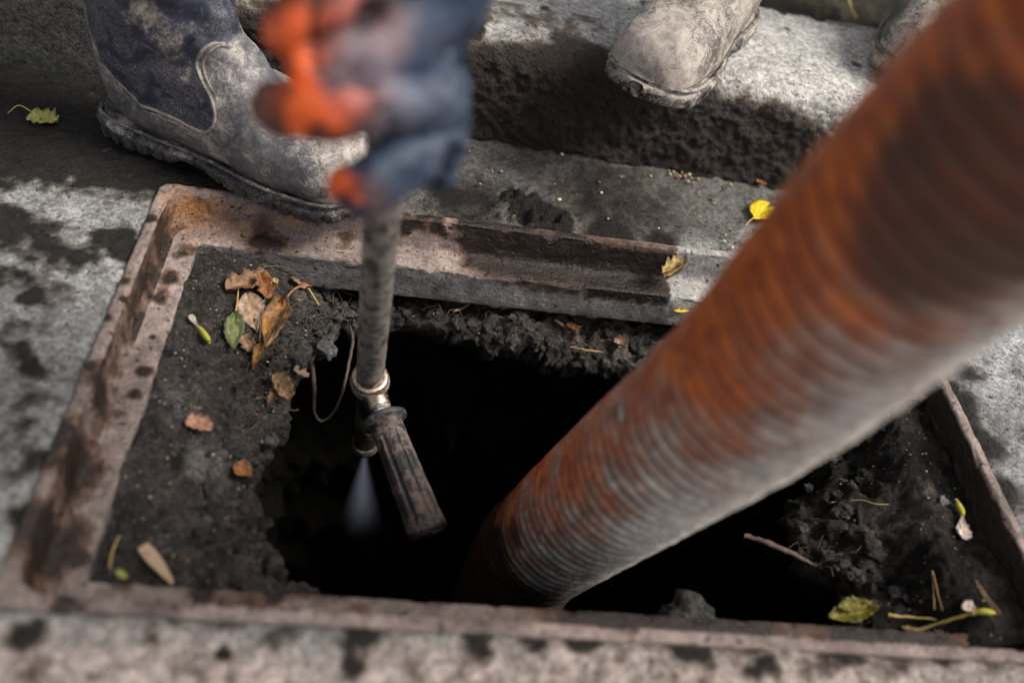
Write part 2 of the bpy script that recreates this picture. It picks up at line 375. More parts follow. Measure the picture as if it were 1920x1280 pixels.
def build_verge():
    xs = np.r_[-40, -10, -3, -1, np.arange(-0.4, 1.3, 0.008), 3, 10, 40]; ys = np.r_[np.arange(0.54, 1.0, 0.008), 1.5, 3, 8, 40]
    X, Y = np.meshgrid(xs, ys, indexing='ij'); P = np.stack([X.ravel(), Y.ravel(), 0 * X.ravel()], 1)
    n1 = fbm(P, 20, 4, 31); n2 = fbm(P, 70, 3, 33); P[:, 2] = 0.072 + (0.010 * n1 + 0.005 * n2) * (np.abs(X.ravel()) < 1.4)
    C = np.array([0.05, 0.045, 0.03]) * (1 + 0.4 * n1)[:, None]
    o = mesh('verge', P, grid_faces(len(xs), len(ys)), MAT_SOIL, attrs={'wet': 0.3 + 0.3 * n2}, cols=np.clip(C, .005, 1)); tag(o, kind='structure')
build_verge()

# ------------------------------------------------------------------ cast frame of the shaft
def rrect(hw, hd, r, n):                         # rounded rectangle, n points per metre spread evenly
    r = max(r, 1e-4); pts = []
    for (cx, cy, a0, ex, ey) in ((hw - r, hd - r, 0, -1, 0), (-hw + r, hd - r, 90, 0, -1), (-hw + r, -hd + r, 180, 1, 0), (hw - r, -hd + r, 270, 0, 1)):
        for a in np.linspace(a0, a0 + 90, 13): pts.append((cx + r * math.cos(math.radians(a)), cy + r * math.sin(math.radians(a))))
        L = (2 * (hw - r)) if ex else (2 * (hd - r)); x0, y0 = pts[-1]; m = n[0] if ex else n[1]
        for k in range(1, m): pts.append((x0 + ex * L * k / m, y0 + ey * L * k / m))
    return np.array(pts)
def build_frame():
    prof = spline([(LIP_W, -0.05), (LIP_W, -0.02), (LIP_W - .0004, -0.002), (LIP_W - .0015, 0.0012), (0.006, 0.0018), (0.0016, 0.0014), (0.0003, -0.002), (-0.0005, -0.012), (-0.001, -0.024), (-0.003, -0.0315), (-0.007, -0.0336),
                   (-0.016, LEDGE_Z), (-0.025, LEDGE_Z), (-0.0275, LEDGE_Z - .0008), (-LEDGE_W, LEDGE_Z - .004), (-LEDGE_W, -0.05), (-LEDGE_W, SKIRT_Z), (-LEDGE_W + .004, SKIRT_Z - .002), (-0.012, SKIRT_Z - .002)], 84)
    V = []; offs = []
    for (o_, z) in prof:
        r = 0.022 if o_ < 0.001 and o_ > -0.012 else (0.010 if o_ >= 0.001 else max(0.022 + o_, 0.004))
        q = rrect(HW + o_, HD + o_, max(r, 0.004), (240, 140)); V.append(np.c_[q, np.full(len(q), z)]); offs.append(np.full(len(q), o_))
    m = len(V[0]); P = np.concatenate(V); off = np.concatenate(offs); x, y, z = P.T
    n1 = fbm(P, 14, 4, 41); n2 = fbm(P, 60, 4, 43); n3 = fbm(P, 180, 3, 47)
    lipm = (off > -0.001); ledge = (off <= -0.001) & (off > -0.0283); skirt = off <= -0.0283
    left = (x < -HW + 0.03) & (np.abs(y) < HD + .1); riser = (off > -0.006) & (off < 0.0012) & (z < -0.001)
    C = np.array([0.285, 0.222, 0.196]) * (1 + 0.25 * n1 + 0.25 * n2)[:, None]
    C[skirt] = (np.array([0.19, 0.18, 0.175]) * (1 + 0.25 * n1 + 0.35 * n2)[:, None])[skirt]
    rim = blobs(P, [(G(362, 395, -.012), 0.022), (G(350, 380, -.02), .02), (G(395, 400, -.02), .016, .6), (G(440, 405, -.02), .018, .6), (G(535, 425, -.02), .015, .45)]) * smooth(-.4, .3, n2 + .1)
    C = C * (1 - 0.8 * rim[:, None]) + 0.8 * rim[:, None] * np.array([0.48, 0.21, 0.06])
    cement = blobs(P, [(G(1300, 520, -.01), 0.045), (G(1290, 560, -.03), .03)]) * (x > 0.13)
    C = C * (1 - cement[:, None]) + cement[:, None] * np.array([0.42, 0.40, 0.385])
    wet = 0.0 + 0.24 * n2 + 0.22 * n1 + .12 * n3
    # left riser: brown stain running the whole side, stronger in places
    run = (0.50 + 0.24 * fbm(P * [1, 1, 0.2], 11, 3, 51) + 0.2 * n2 + .1 * n3)
    wet = np.where(riser & (x < -HW + 0.03), np.maximum(wet, run), wet)
    wet = np.where(riser & (x > HW - 0.03), 0.8 + 0.2 * n2, wet)
    wet = np.where((off < 0.0012) & (y < -HD + .03), np.maximum(wet, 0.28 + 0.28 * n1 + 0.2 * n2 + 0.32 * smooth(-0.12, .05, x) * (off < -.001)), wet)
    lipdark = [(G(880 + k * 36, 424 + k * 5.7, .001), .016, .72) for k in range(11)]
    b1 = lipdark + [(G(760, 415, -.006), .010), (G(790, 412, -.004), .010), (G(820, 422, -.006), .009), (G(757, 440, -.015), .006), (G(755, 460, -.022), .008), (G(832, 437, -.012), .0035), (G(646, 450, -.026), .0085), (G(490, 437, -.022), .018), (G(520, 445, -.025), .014), (G(460, 432, -.02), .010, .8),
          (G(880, 455, -.015), .012), (G(920, 460, -.013), .018)] + [(G(920 + k * 30, 462 + k * 5.0, -.016), .026, 1.25) for k in range(12)]
    b2 = [(G(950 + k * 32, 503 + k * 5.2, -.034), .014, 1.05) for k in range(10)]
    b3 = [(G(150, 1045, -.034), .0075), (G(268, 695, -.034), .007), (G(250, 737, -.034), .006), (G(286, 632, -.034), .003), (G(235, 528), .006), (G(232, 562), .0045), (G(200, 597), .005), (G(280, 412), .007), (G(170, 690), .0045),
          (G(40, 960), .010, .9), (G(130, 1130, -.0), .008), (G(378, 1112, -.034), .008), (G(515, 1120, -.034), .006), (G(230, 1095, -.03), .006, .9), (G(300, 560, -.034), .010, .55), (G(320, 520, -.034), .010, .6), (G(345, 470, -.034), .012, .6), (G(110, 870, -.02), .03, .9), (G(75, 1010, -.02), .03, 1.0), (G(190, 740, -.02), .02, .8)]
    wet = np.maximum(wet, blobs(P, b1 + b2 + b3) * (0.86 + .2 * n1) + 0.20 * n2 + .12 * n3)
    wet -= 0.8 * cement + 0.55 * rim
    P = P + np.stack([0 * x, 0 * x, (0.0008 * n2 + 0.0004 * n3) * (ledge | lipm)], 1)
    P[:, 0] += np.where(riser | skirt, 0.0010 * n2, 0); P[:, 1] += np.where(riser | skirt, 0.0012 * n2, 0)
    chip = smooth(0.25, 0.6, fbm(P, 90, 3, 57)) * ((off < -0.024) | (np.abs(off - 0.001) < 0.002)); P[:, 2] -= 0.0025 * chip
    root = empty('shaft_frame', (0, 0, 0)); tag(root, 'rectangular rust-pink iron frame with recessed seat round the open shaft', 'frame')
    F = grid_faces(len(prof), m, wrap_v=True)
    # the four sides of the casting
    cxy = P[F].mean(1); ang = np.abs(cxy[:, 0]) / HW - np.abs(cxy[:, 1]) / HD
    dx = HW - np.abs(cxy[:, 0]); dy = HD - np.abs(cxy[:, 1])
    side = np.where(dx < dy, np.where(cxy[:, 0] < 0, 0, 1), np.where(cxy[:, 1] > 0, 2, 3))
    for s in range(4):
        Fs = F[side == s]; used = np.unique(Fs); rm = np.full(len(P), -1); rm[used] = np.arange(len(used))
        mesh('frame_side', P[used], rm[Fs], MAT_FRAME, root, attrs={'wet': wet[used]}, cols=np.clip(C[used], .01, 1))
    return root
frame = build_frame()

# ------------------------------------------------------------------ soil shelf, shaft and its water
def zs(x, y):                                    # height of the mud shelf
    x = np.asarray(x, float); y = np.asarray(y, float)
    P = np.stack([x.ravel(), y.ravel(), 0 * x.ravel()], 1); n1 = fbm(P, 14, 4, 61); n2 = fbm(P, 48, 4, 63); n3 = fbm(P, 150, 3, 67)
    x = x.ravel(); y = y.ravel()
    l = smooth(-0.06, -0.22, x); r = smooth(0.15, 0.26, x)
    base = l * (-0.040 - 0.055 * smooth(-0.32, -0.15, x) - 0.012 * smooth(0.05, .17, y) * smooth(-.28, -.2, x)) + r * (-0.026 - 0.034 * smooth(0.325, 0.28, x) - 0.05 * smooth(0.30, 0.16, x)) + (1 - l - r) * (-0.098 + .02 * smooth(-.1, -.16, y))
    rough = 0.5 + 0.9 * (1 - l) + 0.8 * l * smooth(-0.29, -0.2, x)
    return base + rough * (1 - .6 * smooth(.30, .33, x)) * (0.0075 * n1 + 0.0075 * n2 + 0.0034 * n3)
def S(px, py, off=0.0):                          # point on the mud under a line of sight
    z = -0.06
    for _ in range(8): p = G(px, py, z); z = 0.5 * z + 0.5 * (float(zs([p[0]], [p[1]])[0]) + off)
    return G(px, py, z)
HOLE_PX = [(652, 590, -.09), (700, 592, -.095), (760, 600, -.1), (830, 612, -.1), (920, 640, -.1), (1000, 655, -.1), (1100, 668, -.1), (1210, 690, -.1), (1330, 720, -.1), (1450, 780, -.1), (1530, 850, -.1), (1500, 910, -.1), (1475, 980, -.1), (1490, 1050, -.1), (1545, 1105, -.1),
           (1560, 1190, -.1), (1300, 1230, -.1), (1000, 1215, -.1), (760, 1190, -.1), (590, 1125, -.09), (545, 1085, -.085), (505, 1060, -.08), (494, 1015, -.08), (486, 960, -.08), (492, 900, -.08), (512, 830, -.08), (538, 765, -.08), (548, 705, -.08), (592, 665, -.085), (632, 628, -.09)]
HOLE = {}
def hole_gap(x, y):                              # distance outside the edge of the hole
    dx, dy = x - HOLE['c'][0], y - HOLE['c'][1]; return math.hypot(dx, dy) - float(np.interp(math.atan2(dy, dx), HOLE['A'], HOLE['r']))
def build_soil():
    hp = np.array([G(*q)[:2] for q in HOLE_PX]); hp[:, 1] = np.maximum(hp[:, 1], -HD + 0.012)
    c0 = np.array([0.0, -0.03])
    ang = np.arctan2(hp[:, 1] - c0[1], hp[:, 0] - c0[0]); rad = np.linalg.norm(hp - c0, axis=1); o = np.argsort(ang); ang, rad = ang[o], rad[o]
    NA = 620
    A = np.linspace(-math.pi, math.pi, NA, endpoint=False)
    rh = np.interp(A, np.r_[ang - 2 * math.pi, ang, ang + 2 * math.pi], np.tile(rad, 3))
    cir = np.stack([np.cos(A), np.sin(A), 0 * A], 1)
    rh = rh + 0.010 * fbm(cir, 9, 4, 71) + 0.004 * fbm(cir, 40, 3, 73)
    # outer limit: tucked under the seat, on the right it covers the seat
    ex, ey = HW - LEDGE_W + 0.0005, HD - LEDGE_W + 0.0005
    exr = np.where(np.cos(A) > 0, HW - 0.004, ex); eyb = np.where((np.sin(A) > 0) & (np.cos(A) > -0.55), HD + 0.0, np.where(np.sin(A) < 0, HD - 0.015, ey))
    ro = np.minimum((exr - np.sign(np.cos(A)) * c0[0]) / np.maximum(np.abs(np.cos(A)), 1e-6), (eyb - np.sign(np.sin(A)) * c0[1]) / np.maximum(np.abs(np.sin(A)), 1e-6))
    rh = np.minimum(rh, ro - 0.004)
    HOLE['A'], HOLE['r'], HOLE['c'] = A, rh, c0
    V = []; NR = 90; NW = 70
    for k in range(NR):
        t = k / (NR - 1); r = ro + (rh - ro) * t
        x = c0[0] + r * np.cos(A); y = c0[1] + r * np.sin(A); z = zs(x, y)
        dist = r - rh; z = z - 0.012 * np.exp(-dist / 0.006)
        V.append(np.stack([x, y, z], 1))
    edge = V[-1].copy()
    for k in range(1, NW + 1):
        t = (k / NW) ** 1.5; z = edge[:, 2] * (1 - t) + -1.1 * t
        grow = 0.10 * smooth(0.0, 0.12, t) + 0.05 * t
        q = np.stack([c0[0] + rh * np.cos(A), c0[1] + rh * np.sin(A), z], 1)
        n = fbm(q, 22, 4, 81); r = rh + grow * (1 + 0.3 * n) + 0.012 * n * smooth(0, .05, t)
        V.append(np.stack([c0[0] + r * np.cos(A), c0[1] + r * np.sin(A), z], 1))
    P = np.concatenate(V)
    jit = np.stack([fbm(P, 75, 3, 301 + k) for k in range(3)], 1); P[NA * 55:] += jit[NA * 55:] * 0.0045
    x, y, z = P.T
    # clods
    n1 = fbm(P, 16, 4, 91); n2 = fbm(P, 60, 4, 93)
    C = np.array([0.066, 0.057, 0.050]) * (1 + 0.35 * n1 + 0.45 * n2)[:, None]
    dry = blobs(P, [(S(385, 870), .018, .9), (S(470, 1040), .014, .9), (S(540, 1090), .02, .8), (S(330, 750), .016, .7), (S(1740, 920), .006, .9), (S(1690, 1010), .03, .5), (S(620, 580), .03, .5), (S(560, 690), .02, .5), (S(1190, 650), .03, .8), (S(960, 610), .03, .5), (S(1100, 630), .03, .5)]) * smooth(-0.5, 0.3, n2 + 0.15)
    C = C * (1 - 0.7 * dry[:, None]) + 0.7 * dry[:, None] * np.array([0.19, 0.165, 0.15])
    
    wet = 0.22 + 0.28 * n1 + 0.2 * n2 + 0.25 * smooth(0.1, 0.25, x) - 0.4 * dry
    wet = np.where(z < -0.14, 0.75, wet)
    Fc = grid_faces(NR + NW, NA, wrap_v=True)[:, ::-1].copy()
    soil = mesh('soil', P, Fc, MAT_SOIL, attrs={'wet': wet}, cols=np.clip(C, .004, 1)); tag(soil, kind='structure')
    m = Mat('sewer_water', 0.08, 0.5); nm = m.bump(m.noise(9, 3), 0.01, 0.5); m.out((0.008, 0.008, 0.007), 0.08, nm)
    wv = [(-0.7, -0.6, -1.0), (0.7, -0.6, -1.0), (0.7, 0.6, -1.0), (-0.7, 0.6, -1.0)]
    wtr = mesh('water', wv, [(0, 1, 2, 3)], m.m); tag(wtr, kind='structure')
build_soil()

# ------------------------------------------------------------------ boots
BOOT = [((.288, .030), (.288, .022), .012), ((.283, .048), (.283, .012), .031), ((.268, .063), (.266, .010), .044), ((.240, .074), (.240, .010), .050), ((.205, .084), (.200, .010), .051), ((.172, .102), (.150, .012), .047),
        ((.152, .122), (.100, .012), .042), ((.142, .142), (.050, .012), .039), ((.137, .160), (.015, .025), .040), ((.134, .178), (.003, .060), .043), ((.133, .200), (.003, .110), .047), ((.135, .235), (.004, .170), .051),
        ((.138, .280), (.003, .240), .055), ((.142, .340), (.000, .320), .058), ((.145, .430), (-.002, .42), .060)]
def leather(name, bumpd=0.0005):
    m = Mat(name, 0.6, 0.4)
    f1 = m.noise(520, 6, 0.7); f2 = m.noise(90, 6, 0.7, 0.8); f3 = m.noise(34, 5, 0.65, 1.0); cr = m.voro(420, 'DISTANCE_TO_EDGE')
    dust = m.math('ADD', m.attr('dust'), m.math('ADD', m.math('MULTIPLY', m.math('SUBTRACT', f1, 0.5), 1.5), m.math('ADD', m.math('MULTIPLY', m.math('SUBTRACT', f2, 0.5), 0.9), m.math('MULTIPLY', m.math('SUBTRACT', f3, 0.5), 0.8))))
    dm = m.step(dust, 0.30, 0.75)
    base = m.scale(m.attr('Col', True), m.step(f2, 0.2, 0.8, 0.55, 1.45))
    base = m.mix(m.math('MULTIPLY', m.step(cr, 0.02, 0.10, 1.0, 0.0), m.math('MULTIPLY', m.step(f3, .42, .55), 0.6)), base, (0.3, 0.28, 0.27))
    dc = m.mix(m.step(f2, 0.3, 0.7), (0.30, 0.255, 0.22), (0.50, 0.445, 0.39))
    c = m.mix(dm, base, dc)
    return m.out(c, m.mix(dm, m.comb(0.42), m.comb(0.92)), m.bump(m.math('ADD', m.math('ADD', f2, m.math('MULTIPLY', f1, 0.6)), m.math('MULTIPLY', cr, 0.8)), bumpd))
MAT_LEATHER = leather('scuffed_boot_leather')
MAT_SOLE = leather('rubber_boot_sole', 0.0008)
def boot_geo(seed, slouch=1.0):
    k = np.array([[*a, *b, w_] for a, b, w_ in BOOT]); q = spline(k, 110); NS = 72; V = []; ring = []
    a = np.linspace(0, 2 * math.pi, NS, endpoint=False); ca, sa = np.cos(a), np.sin(a); e = 2 / 2.35
    ca2 = np.sign(ca) * np.abs(ca) ** e; sa2 = np.sign(sa) * np.abs(sa) ** e
    for i, (tx, tz, bx, bz, hw) in enumerate(q):
        c = np.array([(tx + bx) / 2, (tz + bz) / 2]); h = np.array([(tx - bx) / 2, (tz - bz) / 2])
        V.append(np.stack([c[0] + h[0] * ca2, hw * sa2 * (1 - 0.10 * ca2 * (i < 60)), c[1] + h[1] * ca2], 1)); ring.append(np.full(NS, i / 109))
    V = np.concatenate(V); t = np.concatenate(ring)
    nrm = V - np.c_[V[:, 0] * 0 + np.repeat((q[:, 0] + q[:, 2]) / 2, NS), V[:, 1] * 0, np.repeat((q[:, 1] + q[:, 3]) / 2, NS)]; nrm /= np.linalg.norm(nrm, axis=1)[:, None] + 1e-9
    fold = np.sin(V[:, 2] * 170 + 6 * fbm(V, 16, 3, seed + 5)) * np.exp(-((V[:, 2] - .135) / .045) ** 2) * smooth(.02, .09, V[:, 0])
    crease = np.exp(-((V[:, 0] - .19 - .02 * fbm(V, 30, 2, seed + 3)) / .008) ** 2) * (V[:, 2] > .05)
    d = 0.0026 * fbm(V, 26, 4, seed) + 0.0007 * fbm(V, 120, 3, seed + 1) + slouch * 0.0024 * fold - 0.002 * crease
    return V + nrm * d[:, None], [tuple(f) for f in grid_faces(110, NS, wrap_v=True)] + [tuple(range(NS - 1, -1, -1)), tuple(range(109 * NS, 110 * NS))], t
def sole_geo(seed):
    us = np.r_[-.006, -.004, np.linspace(0, .288, 150), .2925, .2945]; NS = 40; V = []
    a = np.linspace(0, 2 * math.pi, NS, endpoint=False); e = 0.42; cs = np.sign(np.cos(a)) * np.abs(np.cos(a)) ** e; sn = np.sign(np.sin(a)) * np.abs(np.sin(a)) ** e
    ku = [-.006, -.002, .01, .03, .06, .10, .14, .18, .21, .245, .268, .282, .290, .2945]; kw = [.010, .022, .033, .040, .041, .040, .044, .053, .0565, .055, .049, .037, .023, .008]
    for u in us:
        hw = np.interp(u, ku, kw); zb = 0.011 * np.exp(-((u - .115) / .022) ** 4) + 0.010 * smooth(.245, .294, np.array(u)); zt = 0.024 + 0.006 * smooth(.10, .02, np.array(u)) + 0.004 * smooth(.25, .29, np.array(u))
        lug = (0.0022 if (u * 62) % 1 < 0.28 else 0) * (not .085 < u < .14)
        hh = (zt - zb) / 2; w2 = hw - lug * (sn < 0.35); ridge = 0.0018 * (np.abs(sn - 0.35) < 0.25) * (np.abs(cs) > .5)
        V.append(np.stack([np.full(NS, u), (w2 + ridge) * cs, (zt + zb) / 2 + hh * sn + lug * 0.8 * (sn < -.5)], 1))
    V = np.concatenate(V); V += 0.0007 * fbm(V, 90, 3, seed)[:, None]; n = len(us)
    return V, [tuple(f) for f in grid_faces(n, NS, wrap_v=True)] + [tuple(range(NS - 1, -1, -1)), tuple(range((n - 1) * NS, n * NS))]
def inside(poly, x, y):
    r = np.zeros(len(x), bool); n = len(poly)
    for i in range(n):
        (x1, y1), (x2, y2) = poly[i], poly[(i + 1) % n]
        cnd = ((y1 > y) != (y2 > y)) & (x < (x2 - x1) * (y - y1) / (y2 - y1 + 1e-12) + x1); r ^= cnd
    return r
def make_boot(loc, heading, seed, style, label, mirror=1, size=1.0):
    root = empty('work_boot', loc); root.rotation_euler[2] = heading; root.scale = (size, size, size)
    tag(root, label, 'boot', "workers' muddy boots")
    V, Fc, t = boot_geo(seed); V[:, 1] *= mirror; V[:, 2] *= 1.0 + .10 * smooth(.02, .06, V[:, 2])
    R3 = Matrix.Translation(Vector(loc)) @ Matrix.Rotation(heading, 4, 'Z') @ Matrix.Scale(size, 4); Ri = np.array(R3.inverted())
    n1 = fbm(V, 22, 4, seed + 11); n2 = fbm(V, 70, 4, seed + 13)
    seams = []
    if style == 'navy':
        bv = BVHTree.FromPolygons([Vector(v) for v in V], Fc)
        co = Vector(Ri[:3, :3] @ CAM_C + Ri[:3, 3])
        def hit(px, py):
            dr = Vector(Ri[:3, :3] @ ray(px, py)).normalized(); h = bv.ray_cast(co, dr); return (np.array(h[0]), np.array(h[1])) if h[0] else None
        vamp = [(425, 84), (401, 82), (380, 95), (369, 118), (378, 150), (394, 179), (403, 212), (399, 238), (385, 248), (362, 241), (328, 223), (292, 207), (266, 199)]
        ctr = [(266, 199), (240, 172), (213, 145), (190, 118), (172, 85), (158, 40)]
        hv = [h for h in (hit(*p) for p in vamp) if h]; hc = [h for h in (hit(*p) for p in ctr) if h]
        poly = [tuple(h[0][[0, 2]]) for h in hv] + [tuple(h[0][[0, 2]]) for h in hc[1:]] + [(-.05, .5), (.25, .5)]
        dark = inside(poly, V[:, 0] + .001 * n2, V[:, 2]) | (V[:, 2] > .22)
        C = np.where(dark[:, None], np.array([0.026, 0.030, 0.052]), np.array([0.11, 0.105, 0.115]))
        dust = np.where(dark, 0.02 + 0.30 * n1, 0.36 + 0.20 * n1) + 0.20 * smooth(.18, .26, V[:, 0]) * smooth(.02, .06, V[:, 2])
        dust += 0.55 * blobs(V, [((0.085, -.045, .158), .018), ((0.10, -.045, .135), .02), ((.115, -.043, .115), .014, .7)]) - .12 * smooth(.16, .05, V[:, 0]) * smooth(.1, .02, V[:, 2])
        for hh, wd in ((hv, .0017), (hc, .0011)):
            if len(hh) > 2: seams.append((np.array([h[0] + h[1] * .0002 for h in hh]), wd))
        if len(hv) > 2: seams.append((np.array([h[0] + h[1] * .0002 + np.array([.0062 if i < 6 else .002, 0, -.0052 if i > 5 else 0]) for i, h in enumerate(hv)]), .0009))
    else:
        C = np.tile(np.array([0.10, 0.085, 0.072]) if style == 'tan' else np.array([0.07, 0.064, 0.058]), (len(V), 1))
        dust = (0.60 if style == 'tan' else 0.42) + 0.22 * n1 - 0.25 * np.exp(-((V[:, 0] - .185) / .03) ** 2) * (V[:, 2] > .05) * (0.6 + n2)
        dust += 0.2 * smooth(.23, .28, V[:, 0])
    up = mesh('boot_upper', V, Fc, MAT_LEATHER, root, attrs={'dust': dust}, cols=C)
    for P, wd in seams:
        P = spline(P, 60); sv, sf = tube_geo(P, wd, 6); sm = mesh('seam_piping', sv, sf, MAT_LEATHER, up, attrs={'dust': np.full(len(sv), .52)}, cols=np.tile([.2, .18, .16], (len(sv), 1)))
    SV, SF = sole_geo(seed); SV[:, 1] *= mirror; m1 = fbm(SV, 30, 4, seed + 21); m2 = fbm(SV * [1, 1, 3], 80, 3, seed + 22)
    sc = np.tile(np.array([0.022, 0.022, 0.024]), (len(SV), 1)); sdust = (0.10 if style == 'navy' else 0.38) + 0.28 * m1 + .2 * m2 + 0.22 * smooth(.016, .024, SV[:, 2])
    mesh('sole', SV, SF, MAT_SOLE, root, attrs={'dust': sdust}, cols=sc)
    # welt bead between upper and sole
    us = np.linspace(.004, .286, 60); ku = [.0, .01, .03, .06, .10, .14, .18, .21, .245, .268, .282, .2865]; kw = [.012, .031, .038, .039, .038, .0425, .0515, .055, .0535, .0475, .035, .012]
    hw = np.interp(us, ku, kw); zt = 0.0265 + 0.005 * smooth(.10, .02, us) + .004 * smooth(.25, .29, us)
    loop = np.r_[np.c_[us, hw, zt], np.c_[us, -hw, zt][::-1]]; loop[:, 1] *= mirror
    wv, wf = tube_geo(loop, .0022, 6); mesh('welt', wv, wf, MAT_LEATHER, root, attrs={'dust': np.full(len(wv), .5 if style == 'tan' else .3)}, cols=np.tile([.05, .045, .042], (len(wv), 1)))
    return root
b1 = make_boot((-0.434, 0.297, 0.003), math.radians(-19.5), 3, 'navy', 'navy and dust-grey boot stepping on the back corner of the iron frame', 1, .95)
lv, lf = tube_geo([(.07, 0, .40), (.075, 0, .47), (.085, .01, .62), (.08, .02, .80), (.06, .04, 1.0)], [.074, .082, .088, .095, .105], 28, 40); mesh('unseen_trouser_leg', lv, lf, plain('navy_work_cloth', (.03, .036, .055), .9, 0, (.08, .075, .07), .4, 60), b1)  # out-of-view leg, added over this boot only to shade the ground beyond
def boot_at(px, py, z, ang): p = G(px, py, z); h = math.radians(ang); return (p[0] - .285 * math.cos(h), p[1] - .285 * math.sin(h), z - .02), h
l2, h2 = boot_at(1200, 158, KH + .022, -124); l2 = (l2[0] + .0285 * -.559, l2[1] + .0285 * -.829); make_boot((l2[0], l2[1], KH + .002), h2, 33, 'tan', 'pale tan muddy boot with its toe over the kerb edge', -1, .90)
l3, h3 = boot_at(1722, 140, KH + .024, -116); make_boot((l3[0], l3[1], KH + .002), h3, 53, 'grey', 'grey-brown boot in the top corner, half behind the thick hose')

# ------------------------------------------------------------------ suction hose
def build_hose():
    r0 = 0.0555
    P0, P1, P2 = D(1026, 1012, .84), D(1422, 715, .519), D(1771, 389, .372)
    dirn = (P0 - P2) / np.linalg.norm(P0 - P2); dn = np.array([0, 0, -1.0])
    q1 = P0 + 0.05 * dirn; q2 = q1 + .09 * (0.45 * dirn + .62 * dn); q3 = q2 + .14 * (0.25 * dirn + .9 * dn); q4 = q3 + np.array([0, 0, -.25])
    up = (P2 - P1) / np.linalg.norm(P2 - P1); e1 = P2 + up * .20 + CAM_R[:, 0] * .02; e2 = e1 + (up * .3 + np.array([.1, 0, .0])); e3 = e2 + np.array([.45, -.1, -.05]); e4 = e3 + np.array([.5, -.05, -.45])
    path = spline([q4, q3, q2, q1, P0, 0.5 * (P0 + P1), P1, P2, e1, e2, e3, e4], 900)
    seg = np.r_[0, np.cumsum(np.linalg.norm(np.diff(path, axis=0), axis=1))]
    step_ = .0014; s = np.arange(0, seg[-1], step_); s = s[s < 1.60]; s = np.r_[s, np.arange(1.60, seg[-1], .01)]
    path = np.stack([np.interp(s, seg, path[:, i]) for i in range(3)], 1)
    T, N, B = frames(path); NS = 84; a = np.linspace(0, 2 * math.pi, NS, endpoint=False)
    pitch = .0130; S_, A_ = np.meshgrid(s, a, indexing='ij'); ph = S_ / pitch + A_ / (2 * math.pi); fr = ph % 1
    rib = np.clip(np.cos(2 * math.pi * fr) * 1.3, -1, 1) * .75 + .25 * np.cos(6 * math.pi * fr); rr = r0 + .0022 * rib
    V = path[:, None] + rr[:, :, None] * (N[:, None] * np.cos(A_)[:, :, None] + B[:, None] * np.sin(A_)[:, :, None]); dirs = (V - path[:, None]).reshape(-1, 3); dirs /= np.linalg.norm(dirs, axis=1)[:, None]
    V = V.reshape(-1, 3); n1 = fbm(V, 10, 4, 101); n2 = fbm(V, 45, 4, 103); n3 = fbm(np.c_[S_.ravel() * 1.0, np.cos(A_).ravel() * .05, np.sin(A_).ravel() * .05], 90, 3, 105)
    V = V + dirs * (0.0006 * n2 + .0003 * n3)[:, None]
    # dried grey mud lies along one flank of the hose, bare orange on the other
    mud_side = np.array([0.76, -0.63, 0.15])
    side = dirs @ mud_side
    dust = 0.50 + 0.55 * side + 0.20 * n1 + 0.20 * n2 - 0.34 * smooth(.82, 1.2, S_.ravel()) - .10 * side * 0 + 0.26 * rib.ravel() + .18 * n3
    wetb = blobs(V, [(D(1130, 810, .60) , .0, 0)][:0] + [])
    def spot(px, py, d, r, w_=1.0): return (D(px, py, d), r, w_)
    wet = blobs(V, [spot(1760, 420, .33, .035), spot(1850, 350, .30, .04), spot(1690, 470, .36, .022), spot(1900, 420, .30, .035), spot(1285, 745, .515, .012), spot(1265, 765, .525, .009), spot(1210, 820, .60, .008, .8), spot(1130, 830, .62, .012, .9), spot(1080, 870, .66, .012, .9), spot(1110, 920, .68, .007, .9), spot(960, 1000, .76, .016, .9), spot(1000, 900, .70, .012, .9), spot(1180, 780, .58, .012, .9), spot(950, 1020, .8, .02), spot(1330, 700, .49, .005, .9), spot(1400, 640, .47, .006, .8), spot(1240, 690, .55, .008, .9), spot(1460, 800, .50, .006, .8), spot(1350, 860, .56, .008, .7), spot(1560, 560, .41, .010, .8)]) + .15 * n2
    root = empty('suction_hose', tuple(path[int(len(path) * .2)])); tag(root, 'thick ribbed orange suction hose caked with grey mud, plunging into the shaft', 'hose')
    m = Mat('orange_hose_rubber', 0.45, 0.4)
    f1 = m.noise(240, 5, 0.65); f2 = m.noise(60, 5, 0.65, .5)
    base = m.mix(m.step(f2, .3, .7), (0.30, 0.046, 0.006), (0.62, 0.150, 0.014))
    dm = m.step(m.math('ADD', m.attr('dust'), m.math('MULTIPLY', m.math('SUBTRACT', f1, .5), .7)), .02, .55)
    dc = m.mix(m.step(m.attr('dust'), .42, .85), (0.32, 0.190, 0.142), (0.46, 0.42, 0.385)); dc = m.scale(dc, m.step(f2, .25, .75, .6, 1.3)); dc = m.scale(dc, m.step(f1, .3, .7, .7, 1.25))
    c = m.mix(dm, base, dc); wm = m.step(m.math('ADD', m.attr('wet'), m.math('MULTIPLY', m.math('SUBTRACT', f1, .5), .4)), .35, .75)
    c = m.mix(m.math('MULTIPLY', wm, .85), c, (0.055, 0.022, 0.013)); c = m.mix(m.attr('pit_shade'), c, (0.020, 0.011, 0.007))  # lower end darkened in colour, standing in for shade inside the shaft
    c = m.mix(m.step(m.attr('rib'), -0.95, 0.1, .8, 0.0), c, (0.035, 0.022, 0.016))  # dirt in the grooves, deepened to paint in the ribs' shading
    m.out(c, m.mix(dm, m.comb(.38), m.comb(.8)), m.bump(m.math('ADD', f1, f2), .0005))
